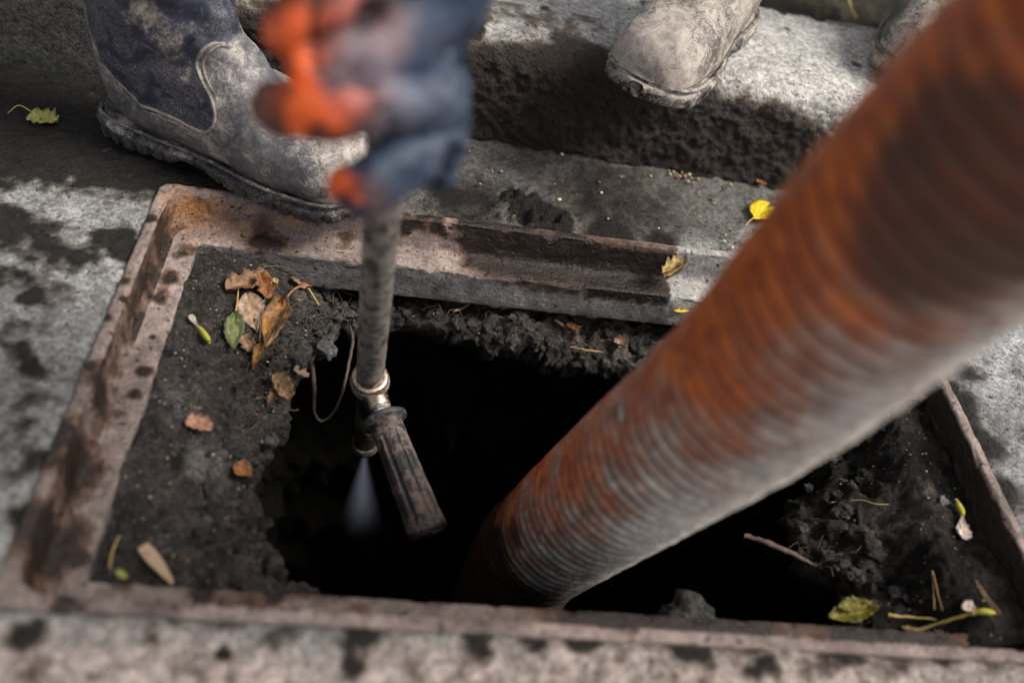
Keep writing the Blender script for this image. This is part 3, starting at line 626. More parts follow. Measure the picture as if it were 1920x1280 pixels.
    h = mesh('hose_wall', V, grid_faces(len(s), NS, wrap_v=True), m.m, None, attrs={'pit_shade': np.clip(smooth(.68, .50, S_.ravel() + .05 * n1 + .03 * n2), 0, .92), 'dust': dust, 'wet': wet, 'rib': rib.ravel()})
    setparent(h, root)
build_hose()

# ------------------------------------------------------------------ pressure lance
LA, LB = D(715, 420, .590), D(693, 718, .800)
LDIR = (LB - LA) / np.linalg.norm(LB - LA)
MAT_STEEL = plain('worn_grey_steel', (0.44, 0.40, 0.37), 0.30, 0.55, (0.06, 0.048, 0.04), 0.72, 85, .0014)
MAT_BRIGHT = plain('bare_bright_steel', (0.56, 0.42, 0.32), 0.25, 1.0, (0.14, 0.09, 0.06), 0.35, 160, .0002)
MAT_GRIP = plain('dirty_black_plastic', (0.032, 0.027, 0.025), 0.30, 0.0, (0.19, 0.132, 0.105), 0.58, 60, .0010)
MAT_RUBBER = plain('black_rubber', (0.03, 0.03, 0.03), 0.55, 0.0, (0.12, 0.10, 0.09), 0.5, 120, .0004)
def build_lance():
    root = empty('pressure_lance', tuple(LB)); tag(root, 'grey steel washing lance with a side handle, hanging into the shaft', 'lance')
    def p(o): return setparent(o, root)
    top = LA - LDIR * .55
    n = 260; L = np.linalg.norm(LB - top); rj = random.Random(4); prof = [(L * k / n, .0122 + rj.uniform(-.00035, .00035)) for k in range(n + 1)]
    p(lathe('lance_pipe', top, LB, prof, MAT_STEEL, None, 28))
    c = LB
    p(lathe('collar', c - LDIR * .010, c + LDIR * .02, [(0, .0122), (0, .0160), (.0015, .0176), (.007, .0182), (.013, .0172), (.018, .0158), (.022, .0142), (.026, .0125), (.0265, .005)], MAT_STEEL, None, 40))
    p(lathe('collar_ring', c - LDIR * .0140, c, [(0, .0125), (0, .0150), (.0014, .0166), (.0038, .0168), (.005, .0155), (.005, .0125)], MAT_BRIGHT, None, 40))
    # tail pipe below the tee with the nozzle
    E0, E1 = c + LDIR * .012, D(684, 842, .895)
    L2 = np.linalg.norm(E1 - E0)
    p(lathe('tail_pipe', E0, E1, [(0, .0115), (L2 * .5, .0118), (L2 - .012, .0116), (L2 - .011, .009)], MAT_GRIP, None, 28))
    p(lathe('nozzle', E1 - (E1 - E0) / L2 * .016, E1, [(0, .0100), (0, .0128), (.002, .0136), (.009, .0136), (.011, .0122), (.016, .0095), (.017, .0040), (.013, .0034)], MAT_STEEL, None, 32))
    # side branch and handle
    H0, H1 = D(700, 735, .800), D(804, 1000, .745); ax = (H1 - H0) / np.linalg.norm(H1 - H0); L3 = np.linalg.norm(H1 - H0)
    p(lathe('branch_sleeve', H0 - ax * .006, H1, [(0, .006), (0, .0112), (.004, .0122), (.010, .0118), (.019, .0112), (.0225, .0106), (.024, .0096), (.024, .004)], MAT_BRIGHT, None, 36))
    thr = [(.016, .004)]
    for k in range(5): z = .0165 + k * .0031; thr += [(z, .0078), (z + .0006, .0098), (z + .0018, .0102), (z + .0025, .0078)]
    thr += [(.034, .004)]
    p(lathe('threaded_stud', H0, H1, thr, MAT_STEEL, None, 32))
    def lobes(s, a):
        g = smooth(.044, .052, np.array(s)) * (1 - smooth(L3 - .014, L3 - .004, np.array(s)))
        return 1 - .16 * g * np.clip(np.cos(8 * a + .4) * 1.8 - .6, 0, 1) - .05 * g * np.abs(np.sin(2 * a))
    gp = [(.028, .004), (.028, .0130), (.030, .0140), (.034, .0148), (.040, .0150), (.046, .0150)] + [(s, .0150 + .0026 * (s - .046) / (L3 - .046)) for s in np.linspace(.05, L3 - .008, 26)] + [(L3 - .005, .0176), (L3 - .002, .0172), (L3 - .0006, .0160), (L3, .0140), (L3 + .0002, .003)]
    grip = p(lathe('grip', H0, H1, gp, MAT_GRIP, None, 96, lobes))
    fl = lathe('flange', H0, H1, [(.0265, .010), (.0265, .0190), (.0275, .0206), (.0295, .0210), (.0315, .0206), (.0325, .0188), (.0335, .0150)], MAT_RUBBER, None, 48)
    fl.parent = grip
    # water jet
    J0 = E1 + LDIR * .001; jd = np.array([0.02, 0.02, -1.0]) * .75 + LDIR * .25; jd /= np.linalg.norm(jd); J1 = J0 + jd * .17
    JL = float(np.linalg.norm(J1 - J0))
    m = bpy.data.materials.new('water_mist'); m.use_nodes = True; tr = m.node_tree; tr.nodes.clear()
    def nd(t, **k):
        x = tr.nodes.new(t)
        for a, b in k.items(): setattr(x, a, b)
        return x
    def mth(op, a, b=0.0):
        x = nd('ShaderNodeMath', operation=op)
        for i_, v in enumerate((a, b)):
            if isinstance(v, bpy.types.NodeSocket): tr.links.new(v, x.inputs[i_])
            else: x.inputs[i_].default_value = v
        return x.outputs[0]
    out = nd('ShaderNodeOutputMaterial'); vol = nd('ShaderNodeVolumePrincipled'); vol.inputs['Color'].default_value = (.70, .76, 1, 1)
    sx = nd('ShaderNodeSeparateXYZ'); tr.links.new(nd('ShaderNodeTexCoord').outputs['Object'], sx.inputs[0])
    z_ = sx.outputs[2]; rad_ = mth('SQRT', mth('ADD', mth('MULTIPLY', sx.outputs[0], sx.outputs[0]), mth('MULTIPLY', sx.outputs[1], sx.outputs[1])))
    rz = mth('ADD', mth('MULTIPLY', z_, .17), .0016)                       # the spray opens with distance
    core = mth('MAXIMUM', mth('SUBTRACT', 1.0, mth('DIVIDE', rad_, rz)), 0.0)
    fade = mth('MAXIMUM', mth('SUBTRACT', 1.0, mth('POWER', mth('DIVIDE', z_, JL), 3.0)), 0.0)
    dens = mth('MULTIPLY', mth('MULTIPLY', mth('POWER', core, 1.5), fade), mth('DIVIDE', 0.27, mth('ADD', rz, .004)))
    tr.links.new(dens, vol.inputs['Density']); tr.links.new(vol.outputs[0], out.inputs['Volume'])
    ns_ = 28; aa = np.linspace(0, 2 * math.pi, ns_, endpoint=False); zz = np.linspace(0, JL, 12)
    V = np.concatenate([np.stack([(.0017 + .172 * z) * np.cos(aa), (.0017 + .172 * z) * np.sin(aa), np.full(ns_, z)], 1) for z in zz])
    jr = mesh('water_jet', V, [tuple(f[::-1]) for f in grid_faces(12, ns_, wrap_v=True)] + [tuple(range(ns_ - 1, -1, -1)), tuple(range(11 * ns_, 12 * ns_))], m)
    bm = bmesh.new(); bm.from_mesh(jr.data); bmesh.ops.recalc_face_normals(bm, faces=bm.faces[:]); bm.to_mesh(jr.data); bm.free()
    jr.location = tuple(J0); jr.rotation_euler = Vector(jd).to_track_quat('Z', 'Y').to_euler()
    tag(jr, 'fine bluish jet of water mist spraying from the lance nozzle', 'water jet')
build_lance()

# ------------------------------------------------------------------ gloved hand
def build_hand():
    def d(px, py, z): return tuple(D(px, py, z))
    # chains of (px, py, distance, radius m); the first vertex of the first chain is the root
    W = [((815, 70, .455), .024), ((845, -70, .43), .029), ((870, -240, .40), .036), ((890, -420, .37), .044)]
    verts = []; edges = []; rad = []
    def add(q): verts.append(d(*q[0])); rad.append(q[1]); return len(verts) - 1
    def chain(start, lst):
        prev = start
        for q in lst: i = add(q); edges.append((prev, i)); prev = i
        return prev
    root = add(W[0]); chain(root, W[1:])
    k1 = chain(root, [((770, 10, .445), .022)]); k2 = chain(root, [((805, 120, .450), .022)]); k3 = chain(k2, [((830, 190, .460), .019)]); k4 = chain(k3, [((822, 250, .470), .018)])
    pm = chain(root, [((715, 90, .425), .027), ((650, 110, .410), .024)])
    chain(k1, [((690, -35, .405), .019), ((610, -20, .388), .019), ((548, 35, .388), .0165), ((530, 95, .405), .0130)])
    chain(pm, [((585, 125, .398), .0180), ((545, 140, .402), .0150)])
    chain(k3, [((745, 195, .412), .0150), ((640, 205, .395), .0155), ((545, 205, .396), .0145), ((482, 192, .412), .0115)])
    chain(k4, [((760, 295, .435), .0150), ((690, 345, .420), .0150), ((655, 365, .424), .0150), ((642, 395, .430), .0110)])
    chain(k4, [((828, 315, .470), .0125), ((812, 375, .475), .0105)])
    me = bpy.data.meshes.new('glove'); me.from_pydata(verts, edges, [])
    o = bpy.data.objects.new('glove_tmp', me); COL.objects.link(o)
    sk = o.modifiers.new('Skin', 'SKIN'); sk.use_smooth_shade = True
    for i, v in enumerate(me.skin_vertices[0].data): v.radius = (rad[i], rad[i]); v.use_root = (i == root)
    ss = o.modifiers.new('Sub', 'SUBSURF'); ss.levels = 3; ss.render_levels = 3
    dg = bpy.context.evaluated_depsgraph_get(); ev = o.evaluated_get(dg); m2 = bpy.data.meshes.new_from_object(ev)
    bpy.data.objects.remove(o)
    n = len(m2.vertices); V = np.empty(n * 3); m2.vertices.foreach_get('co', V); V = V.reshape(-1, 3)
    N = np.empty(n * 3); m2.vertices.foreach_get('normal', N); N = N.reshape(-1, 3)
    Fc = [tuple(p.vertices) for p in m2.polygons]; bpy.data.meshes.remove(m2)
    n1 = fbm(V, 45, 4, 201); n2 = fbm(V, 130, 3, 203); wr = np.abs(fbm(V, 38, 3, 207)); V = V + N * (0.0030 * n1 + .0010 * n2 - .0045 * np.exp(-(wr / .10) ** 2))[:, None]
    # orange coating on the fingers, navy knit on the back of the hand
    tips = blobs(V, [(D(540, 55, .38), .020, 1.2), (D(590, 5, .375), .022), (D(560, 110, .39), .014), (D(480, 195, .41), .013, 1.1), (D(565, 195, .385), .015, 1.1), (D(625, 215, .385), .011), (D(690, 185, .39), .008, .8), (D(632, 355, .415), .013, 1.2), (D(632, 395, .425), .011, 1.1)])
    f = smooth(.45, .62, tips * (1 + .75 * n1 + .35 * n2)) * .92
    orange = np.array([0.80, 0.115, 0.010])[None] * (1 + .4 * n2)[:, None]; navy = np.array([0.030, 0.052, 0.095])[None] * (1 + .4 * n1)[:, None]; worn = np.array([0.17, 0.17, 0.22])
    wn = (smooth(.0, .6, n1 + .6 * n2) * .35)[:, None]
    rb = smooth(.3, .7, blobs(V, [(D(560, 90, .38), .035), (D(620, 150, .385), .032), (D(520, 200, .40), .026), (D(650, 60, .385), .03), (D(640, 205, .385), .03, .9), (D(690, 355, .42), .012, .8)]) * (1 + .4 * n1))[:, None]
    navy = navy * (1 - rb) + rb * np.array([0.155, 0.050, 0.035]) * (1 + .4 * n2)[:, None]
    C = navy * (1 - f[:, None]) + orange * f[:, None]; wn = wn * (1 - .6 * f[:, None]); C = C * (1 - wn) + worn * wn * .6
    grey = blobs(V, [(D(720, 130, .39), .022), (D(740, 200, .40), .016), (D(800, 60, .43), .012, .7), (D(700, 60, .385), .02, .8)])[:, None] * .7; C = C * (1 - grey) + worn * grey  # pale highlight across the fingers, painted into the glove colour
    dk = smooth(.05, .40, fbm(V, 42, 3, 211)); C = C * (1 - .82 * (dk * (.35 + .65 * f))[:, None]); C = C * (1 - .8 * np.exp(-(wr / .07) ** 2))[:, None]  # dark blotches, then fold shade painted along the wrinkles
    m = Mat('coated_work_glove', .5, .5); c = m.scale(m.attr('Col', True), m.step(m.noise(300, 4), .25, .75, .75, 1.25)); m.out(c, .48, m.bump(m.noise(700, 3), .0006))
    h = empty('gloved_hand', tuple(D(850, 60, .46))); tag(h, 'hand in a navy and orange work glove gripping the lance', 'hand')
    g = mesh('glove', V, Fc, m.m, None, cols=np.clip(C, .004, 1)); setparent(g, h)
build_hand()

# ------------------------------------------------------------------ leaves, twigs, crumbs
SHAPES = {'ovate': [(0, .05), (.08, .42), (.22, .86), (.38, 1.0), (.55, .90), (.72, .64), (.88, .30), (1, .02)],
          'lance': [(0, .06), (.15, .55), (.35, .95), (.5, 1.0), (.7, .72), (.88, .34), (1, .03)],
          'ragged': [(0, .30), (.12, .75), (.25, .62), (.4, 1.0), (.52, .70), (.68, .95), (.82, .50), (.93, .55), (1, .10)],
          'heart': [(-.14, .35), (-.10, .62), (0, .92), (.2, 1.0), (.45, .80), (.7, .45), (.9, .16), (1, .01)],
          'bilobe': [(0, .10), (.12, .55), (.3, .88), (.55, 1.0), (.8, .92), (.93, .72), (1, .50)],
          'wing': [(0, .22), (.2, .30), (.45, .62), (.7, 1.0), (.88, .85), (1, .30)]}
def gsurf(px, py, off=0.0): return G(px, py, 0.002 + off)
def leaf(name, label, a, b, width, colA, colB, shape='ovate', surf=S, curl=.18, fold=.15, lift=.003, twist=0., cat='leaf', stem=None, stemcol=None, seed=1, tiltup=0., group='fallen leaves', parent=None, rough=.10):
    A = np.asarray(surf(*a, lift)); B = np.asarray(surf(*b, lift)); ax = B - A; L = np.linalg.norm(ax); ax /= L
    up = np.array([0, 0, 1.0]); sd_ = np.cross(up, ax); sd_ /= np.linalg.norm(sd_); up = np.cross(ax, sd_)
    ct, st_ = math.cos(twist), math.sin(twist); sd_, up = sd_ * ct + up * st_, up * ct - sd_ * st_
    t = np.linspace(SHAPES[shape][0][0], 1, 22); s = np.linspace(-1, 1, 11); T, S_ = np.meshgrid(t, s, indexing='ij')
    hw = np.interp(T, [k for k, _ in SHAPES[shape]], [k for _, k in SHAPES[shape]]) * width / 2
    T = T.ravel(); S_ = S_.ravel(); hw = hw.ravel(); Q = np.stack([T * 3, S_ * 1.2, T * 0 + seed], 1)
    n1 = fbm(Q, 1.3, 3, seed); n2 = fbm(Q, 4, 3, seed + 2)
    ser = 1 + .06 * np.sin(T * 60) * (np.abs(S_) > .9) + rough * n2 * (np.abs(S_) > .7)
    crumple = 0 if shape == 'bilobe' else 1
    z = crumple * .07 * L * n2 * np.abs(S_) + curl * L * ((T - .5) ** 2 - .12) + fold * hw * S_ ** 2 + .06 * L * n1 + .012 * L * np.abs(np.sin(T * 22 + np.abs(S_) * 4)) * (np.abs(S_) > .1) - .0012 * np.exp(-(S_ / .12) ** 2)
    if shape == 'bilobe': T = T - .30 * np.exp(-(S_ / .28) ** 2) * np.clip(T, 0, 1) ** 5
    V = A + np.outer(T * L, ax) + np.outer(S_ * hw * ser, sd_) + np.outer(z + tiltup * T * L, up)
    org = A.copy()
    f = np.clip(.5 + .7 * n1 + .5 * n2, 0, 1)[:, None]; C = np.array(colA) * (1 - f) + np.array(colB) * f
    vein = (np.exp(-(S_ / .09) ** 2) + .45 * (np.abs(np.sin(T * 20 - np.abs(S_) * 5)) < .16))[:, None]; C = C * (1 - .35 * np.clip(vein, 0, 1)) + .35 * np.clip(vein, 0, 1) * np.clip(np.array(colB) * 1.8, 0, .8)
    C = C * (1 - .45 * smooth(.75, 1, np.abs(S_) + .3 * n2))[:, None]
    root = empty(name, tuple(org)); tag(root, label, cat, group)
    bl = mesh('blade', V - org, grid_faces(22, 11), MAT_LEAF, root, cols=np.clip(C, .005, 1))
    sm = bl.modifiers.new('thickness', 'SOLIDIFY'); sm.thickness = .0004; sm.offset = 0
    if stem:
        pts = np.array([np.asarray(surf(*q, lift + .001)) for q in stem]) - org; sv, sf = tube_geo(pts, np.linspace(.0005, .0008, len(pts)), 6, 16)
        mesh('stem', sv, sf, stemcol or MAT_STALK, root)
    return root
GREEN, OLIVE, BROWN, TAN, ORANGE, YEL, PINK = (.14, .20, .045), (.17, .15, .07), (.16, .075, .03), (.30, .19, .11), (.38, .13, .025), (.62, .40, .015), (.42, .27, .19)
leaf('leaf', 'green serrated leaf with pale midrib on the mud left of the lance', (441, 586), (437, 658), .0185, GREEN, (.18, .17, .09), stem=[(447, 540), (445, 565), (441, 588)], seed=3, lift=.006, curl=.10, fold=.3)
leaf('leaf', 'broad faded brown leaf at the top left of the leaf cluster', (505, 520), (424, 545), .030, TAN, BROWN, 'ragged', seed=5, lift=.006, fold=.5, stemcol=MAT_TWIG)
leaf('leaf', 'small rust-orange leaf at the top of the leaf cluster', (487, 512), (505, 560), .019, ORANGE, BROWN, 'ragged', seed=7, lift=.009, fold=.6)
leaf('leaf', 'pale papery brown leaf just above the green one', (462, 552), (482, 622), .024, (.36, .25, .18), TAN, 'ovate', seed=9, lift=.004, fold=.35, curl=.3)
leaf('leaf', 'long orange-brown leaf with a curved dark stem, right of the green one', (530, 560), (497, 655), .025, (.36, .17, .035), (.13, .07, .035), 'ovate', seed=11, lift=.007, fold=.45, stem=[(518, 533), (500, 552), (489, 595), (487, 640)], stemcol=MAT_TWIG)
leaf('leaf', 'narrow upright orange leaf below the long orange-brown one', (491, 640), (474, 692), .0085, (.42, .20, .03), BROWN, 'lance', seed=13, lift=.007, fold=.6)
leaf('leaf', 'dull brown leaf fragment under the tip of the green leaf', (455, 628), (470, 660), .014, BROWN, TAN, 'ragged', seed=15, lift=.004, fold=.7)
leaf('leaf', 'crumpled tan leaf hanging at the mud edge above the hole', (512, 702), (542, 748), .018, TAN, BROWN, 'ragged', seed=17, lift=.007, fold=1.0, curl=.5)
leaf('leaf', 'pinkish dry leaf scrap on the rim beside the hanging root', (550, 692), (578, 706), .011, PINK, TAN, 'ragged', seed=19, lift=.006, fold=.6)
leaf('leaf', 'reddish-brown leaf scrap near the back of the mud shelf', (566, 538), (592, 528), .010, (.30, .12, .06), PINK, 'ragged', seed=21, lift=.006, fold=.6)
leaf('leaf', 'peach curled leaf scrap next to the back ledge', (572, 508), (594, 498), .007, PINK, TAN, 'lance', seed=23, lift=.005, fold=.6)
leaf('leaf', 'salmon torn leaf alone on the middle of the mud shelf', (349, 788), (398, 803), .017, (.42, .22, .14), (.30, .15, .09), 'ragged', seed=25, lift=.004, fold=.5)
leaf('leaf', 'dark orange curled leaf on the brink of the black hole', (438, 870), (472, 893), .015, (.38, .13, .02), BROWN, 'ovate', seed=27, lift=.005, fold=.6)
leaf('leaf', 'tiny yellow-green leaf by the front ledge', (218, 1068), (238, 1084), .006, (.34, .34, .03), OLIVE, 'ragged', seed=29, lift=.003)
leaf('leaf', 'bright yellow two-lobed leaf on the asphalt by the hose', (1413, 408), (1450, 384), .031, (.78, .50, .012), (.80, .54, .02), 'bilobe', surf=gsurf, seed=31, lift=.005, fold=.08, curl=.0, stem=[(1397, 423), (1405, 415), (1414, 407)], rough=.01)
leaf('leaf', 'yellow leaf sliver on the gray face beside the hose', (1262, 584), (1298, 580), .007, YEL, (.5, .36, .03), 'lance', surf=lambda x, y, o: G(x, y, -.052 + o), seed=33)
leaf('leaf', 'small ochre leaf on the right mud, under the hose edge', (1707, 746), (1746, 742), .008, (.55, .36, .05), TAN, 'lance', seed=35, lift=.004)
leaf('leaf', 'faded yellow torn leaf on the dark ground in the top left', (55, 214), (108, 226), .030, (.38, .35, .10), (.30, .27, .08), 'ragged', surf=gsurf, seed=37, lift=.003, stem=[(15, 212), (35, 198), (60, 210)])
leaf('leaf', 'olive-yellow leaf lying along the front ledge on the right', (1552, 1158), (1648, 1140), .019, (.24, .21, .02), (.13, .11, .015), 'lance', seed=39, lift=.010, fold=.5)
leaf('leaf', 'upper of two olive-yellow leaves at the front ledge', (1570, 1140), (1634, 1128), .013, (.30, .26, .03), (.16, .13, .02), 'lance', seed=41, lift=.014, fold=.5)
leaf('leaf', 'yellowed narrow leaf under the pale stalks at bottom right', (1690, 1174), (1748, 1194), .009, (.42, .34, .06), TAN, 'lance', seed=43, lift=.006)
leaf('leaf', 'pink petal-like scrap at the front right corner', (1752, 1198), (1772, 1186), .009, (.42, .30, .25), PINK, 'ragged', seed=45, lift=.006)
leaf('leaf', 'yellowish leaf wedged in the frame, uppermost of the clump', (1242, 512), (1285, 486), .017, (.36, .27, .07), (.18, .11, .04), 'ragged', surf=lambda x, y, o: G(x, y, -.012 + o), seed=47, fold=.8)
leaf('leaf', 'brown leaf wedged in the frame, lowest of the clump', (1245, 520), (1275, 505), .013, BROWN, (.30, .22, .06), 'ragged', surf=lambda x, y, o: G(x, y, -.018 + o), seed=49, fold=.8)
leaf('leaf', 'curled yellow leaf against the kerb beside the glove', (862, 226), (868, 250), .011, (.42, .36, .08), OLIVE, 'ovate', surf=gsurf, seed=51, lift=.004, fold=.9)
leaf('leaf', 'red-brown leaf scrap at the foot of the kerb', (1418, 338), (1436, 346), .009, (.36, .12, .05), BROWN, 'ragged', surf=gsurf, seed=53, lift=.004)
# winged seeds
def samara(label, seedp, wingp, c1, c2, w_):
    r = leaf('maple_seed', label, *wingp, w_, c1, c2, 'wing', seed=61, cat='seed', group='winged maple seeds', lift=.005)
    q = np.array([S(*p, .006) for p in seedp]) - np.array(r.location); sv, sf = tube_geo(q, [.0004, .0022, .0026, .0014], 8, 14); mesh('seed_head', sv, sf, MAT_SEED, r)
MAT_SEED = plain('yellow_seed', (.52, .46, .05), .6, 0, (.3, .25, .05), .3, 200)
samara('yellow maple seed with a pale frayed wing, left mud shelf', [(370, 610), (378, 619), (386, 630), (394, 641)], ((371, 612), (356, 590)), (.5, .42, .36), (.42, .33, .25), .006)
samara('maple seed with pink-white wing at the right wall', [(1793, 934), (1797, 945), (1803, 957), (1806, 966)], ((1804, 962), (1808, 1010)), (.55, .46, .42), (.50, .38, .30), .014)
samara('maple seed with frayed white wing lying by the crossed stalks', [(1870, 1150), (1855, 1147), (1840, 1146), (1828, 1148)], ((1835, 1149), (1806, 1130)), (.55, .48, .44), (.42, .28, .18), .014)

def stick(name, label, pts, r, mat, cat, group, surf=S, off=.004, n=26):
    P = np.array([np.asarray(surf(*q[:2], q[2] if len(q) > 2 else off)) for q in pts]); org = P[0]
    rad = np.full(len(P), r) if np.isscalar(r) else np.asarray(r)
    V, Fc = tube_geo(P - org, rad, 7, n, 0); V = V + .25 * np.mean(rad) * fbm(V, 260, 2, 5)[:, None]
    o = mesh(name, V, Fc, mat); o.location = tuple(org); return tag(o, label, cat, group)
SG, TG = 'dead stalks and needles', 'twigs and roots'
stick('leaf_stalk', 'pale yellow stalk with a knobbed end, lying flat at bottom right', [(1668, 1152), (1676, 1154), (1715, 1157), (1757, 1161)], [.0022, .0014, .0011, .0011], MAT_STALK, 'stalk', SG, off=.008)
stick('leaf_stalk', 'slanting yellow stalk crossing the leaf at bottom right', [(1708, 1186), (1730, 1178), (1780, 1162), (1818, 1151), (1826, 1148)], [.0022, .0013, .0012, .0014, .0022], MAT_STALK, 'stalk', SG, off=.010)
stick('pine_needle', 'upright pine needle on the right mud, left of its pair', [(1748, 1068), (1750, 1105), (1752, 1142)], .0006, MAT_NEEDLE, 'needle', SG, off=.006)
stick('pine_needle', 'upright pine needle on the right mud, right of its pair', [(1749, 1070), (1758, 1110), (1767, 1145)], .0006, MAT_NEEDLE, 'needle', SG, off=.006)
stick('pine_needle', 'slanting pine needle by the right wall, lower of its pair', [(1832, 1096), (1850, 1124), (1870, 1152)], .0006, MAT_NEEDLE, 'needle', SG, off=.007)
stick('pine_needle', 'slanting pine needle by the right wall, upper of its pair', [(1830, 1088), (1852, 1118), (1877, 1150)], .0006, MAT_NEEDLE, 'needle', SG, off=.007)
stick('straw', 'fine pale grass straw across the right mud edge', [(1560, 941), (1612, 937), (1640, 944), (1668, 945)], .0004, MAT_STALK, 'straw', SG, off=.006)
stick('straw', 'short golden straw at the foot of the wet kerb', [(898, 230), (920, 232), (942, 235)], .0011, MAT_STALK, 'straw', SG, surf=gsurf, off=.004)
stick('straw', 'bent straw standing by the front left of the mud', [(205, 1062), (212, 1030), (224, 1003)], .0006, MAT_STALK, 'straw', SG, off=.005)
stick('twig', 'mossy twig poking over the hole from the right mud', [(1396, 1003, .03), (1440, 1018, .025), (1495, 1042, .012), (1530, 1060, .0)], [.0018, .0024, .0022, .0015], MAT_TWIG, 'twig', TG, off=.02)
stick('twig', 'forked tan twig behind the lance at the back ledge', [(638, 503), (655, 517), (680, 536)], .0011, MAT_STALK, 'twig', TG, off=.006)
stick('twig', 'pale bent twig beside the reddish leaf scrap', [(528, 572), (545, 548), (560, 538), (572, 540)], [.0009, .0012, .0012, .0008], MAT_NEEDLE, 'twig', TG, off=.006)
stick('twig', 'thin dark twig arching over the brown leaf cluster', [(478, 510), (500, 500), (525, 500), (550, 507)], .0007, MAT_TWIG, 'twig', TG, off=.006)
stick('twig', 'short twig pointing down from the reddish scrap', [(578, 540), (588, 556), (598, 572)], .0008, MAT_STALK, 'twig', TG, off=.006)
stick('root', 'looped hanging root dangling into the hole left of the lance', [(580, 675, -.085), (586, 690, -.088), (589, 735, -.105), (590, 775, -.125), (604, 789, -.132), (626, 772, -.125), (642, 735, -.112), (652, 690, -.10), (661, 640, -.088), (656, 610, -.08)], [.0026, .0022, .0019, .0018, .0014, .0014, .0015, .0016, .0016, .0012], MAT_TWIG, 'root', TG, surf=lambda x, y, z: G(x, y, z), n=60)
for lb, pts in (('reddish root stub under the back ledge, nearest the lance', [(852, 583), (866, 578), (880, 570)]), ('reddish root on the back mud lip, middle of the three', [(1040, 600), (1062, 612), (1090, 612)]), ('long reddish root on the back mud lip near the hose', [(1070, 650), (1095, 656), (1130, 660)])):
    stick('root', lb, pts, [.0012, .0016, .0010], MAT_NEEDLE, 'root', TG, off=.008)
stick('twig', 'dry twig on the dark verge behind the kerb', [(1590, -4), (1596, 18), (1606, 36)], .0022, MAT_STALK, 'twig', TG, surf=lambda x, y, o: G(x, y, .09), off=0)
# wood chip
def chip():
    A, B = S(268, 1024, .006), S(323, 1093, .006); ax = B - A; L = np.linalg.norm(ax); ax /= L; sd_ = np.cross((0, 0, 1), ax); sd_ /= np.linalg.norm(sd_)
    bm = bmesh.new(); bmesh.ops.create_cube(bm, size=1); bmesh.ops.subdivide_edges(bm, edges=bm.edges[:], cuts=4, use_grid_fill=True)
    for v in bm.verts:
        t = v.co.x + .5; wd = .0095 * (1 - .75 * t ** 2.2) * (.8 + .2 * min(1, t * 6)); p = A + ax * (t * L) + sd_ * (v.co.y * wd) + np.array([0, 0, v.co.z * .003 + .002 * math.sin(t * 3)])
        v.co = Vector(p - A) + Vector((random.uniform(-1, 1), random.uniform(-1, 1), random.uniform(-1, 1))) * .0002
    me = bpy.data.meshes.new('wood_chip'); bm.to_mesh(me); bm.free(); me.materials.append(plain('split_wood', (.42, .29, .19), .8, 0, (.25, .15, .08), .4, 120))
    o = link(bpy.data.objects.new('wood_chip', me)); o.location = tuple(A); tag(o, 'tan split wood chip lying on the front left mud', 'wood chip')
chip()
# stones
def lump(r, seed, sq=(1, .8, .6), sub=2):
    bm = bmesh.new(); bmesh.ops.create_icosphere(bm, subdivisions=sub, radius=1.0)
    V = np.array([v.co[:] for v in bm.verts]); V = V * (1 + .45 * fbm(V, 1.2, 4, seed) + .25 * fbm(V, 3.1, 3, seed + 5))[:, None] * np.array(sq) * r
    Fc = np.array([[v.index for v in f.verts] for f in bm.faces]); bm.free(); return V, Fc
def stone(label, px, py, off, r, sq, col, seed):
    V, Fc = lump(r, seed, sq, 3); c = S(px, py, off); V = V + .0012 * fbm(V, 160, 3, seed)[:, None]
    o = mesh('stone', V, Fc, MAT_SOIL, attrs={'wet': np.full(len(V), .1)}, cols=np.tile(col, (len(V), 1))); o.location = tuple(c); o.rotation_euler[2] = seed; tag(o, label, 'stone', 'stones in the mud')
stone('rough grey stone showing just above the front ledge', 1292, 1152, .004, .018, (1.4, .9, .7), (.085, .08, .07), 3)
stone('pale grey stone on the brink of the hole beside the lance', 612, 650, .004, .010, (1.2, .8, .7), (.13, .125, .12), 5)
stone('small white stone half sunk at the right wall', 1770, 940, .002, .005, (1.2, .9, .7), (.30, .29, .28), 7)
stone('rounded mud-coated stone left of the hanging root', 558, 665, .000, .013, (1.1, 1, .7), (.075, .068, .062), 9)
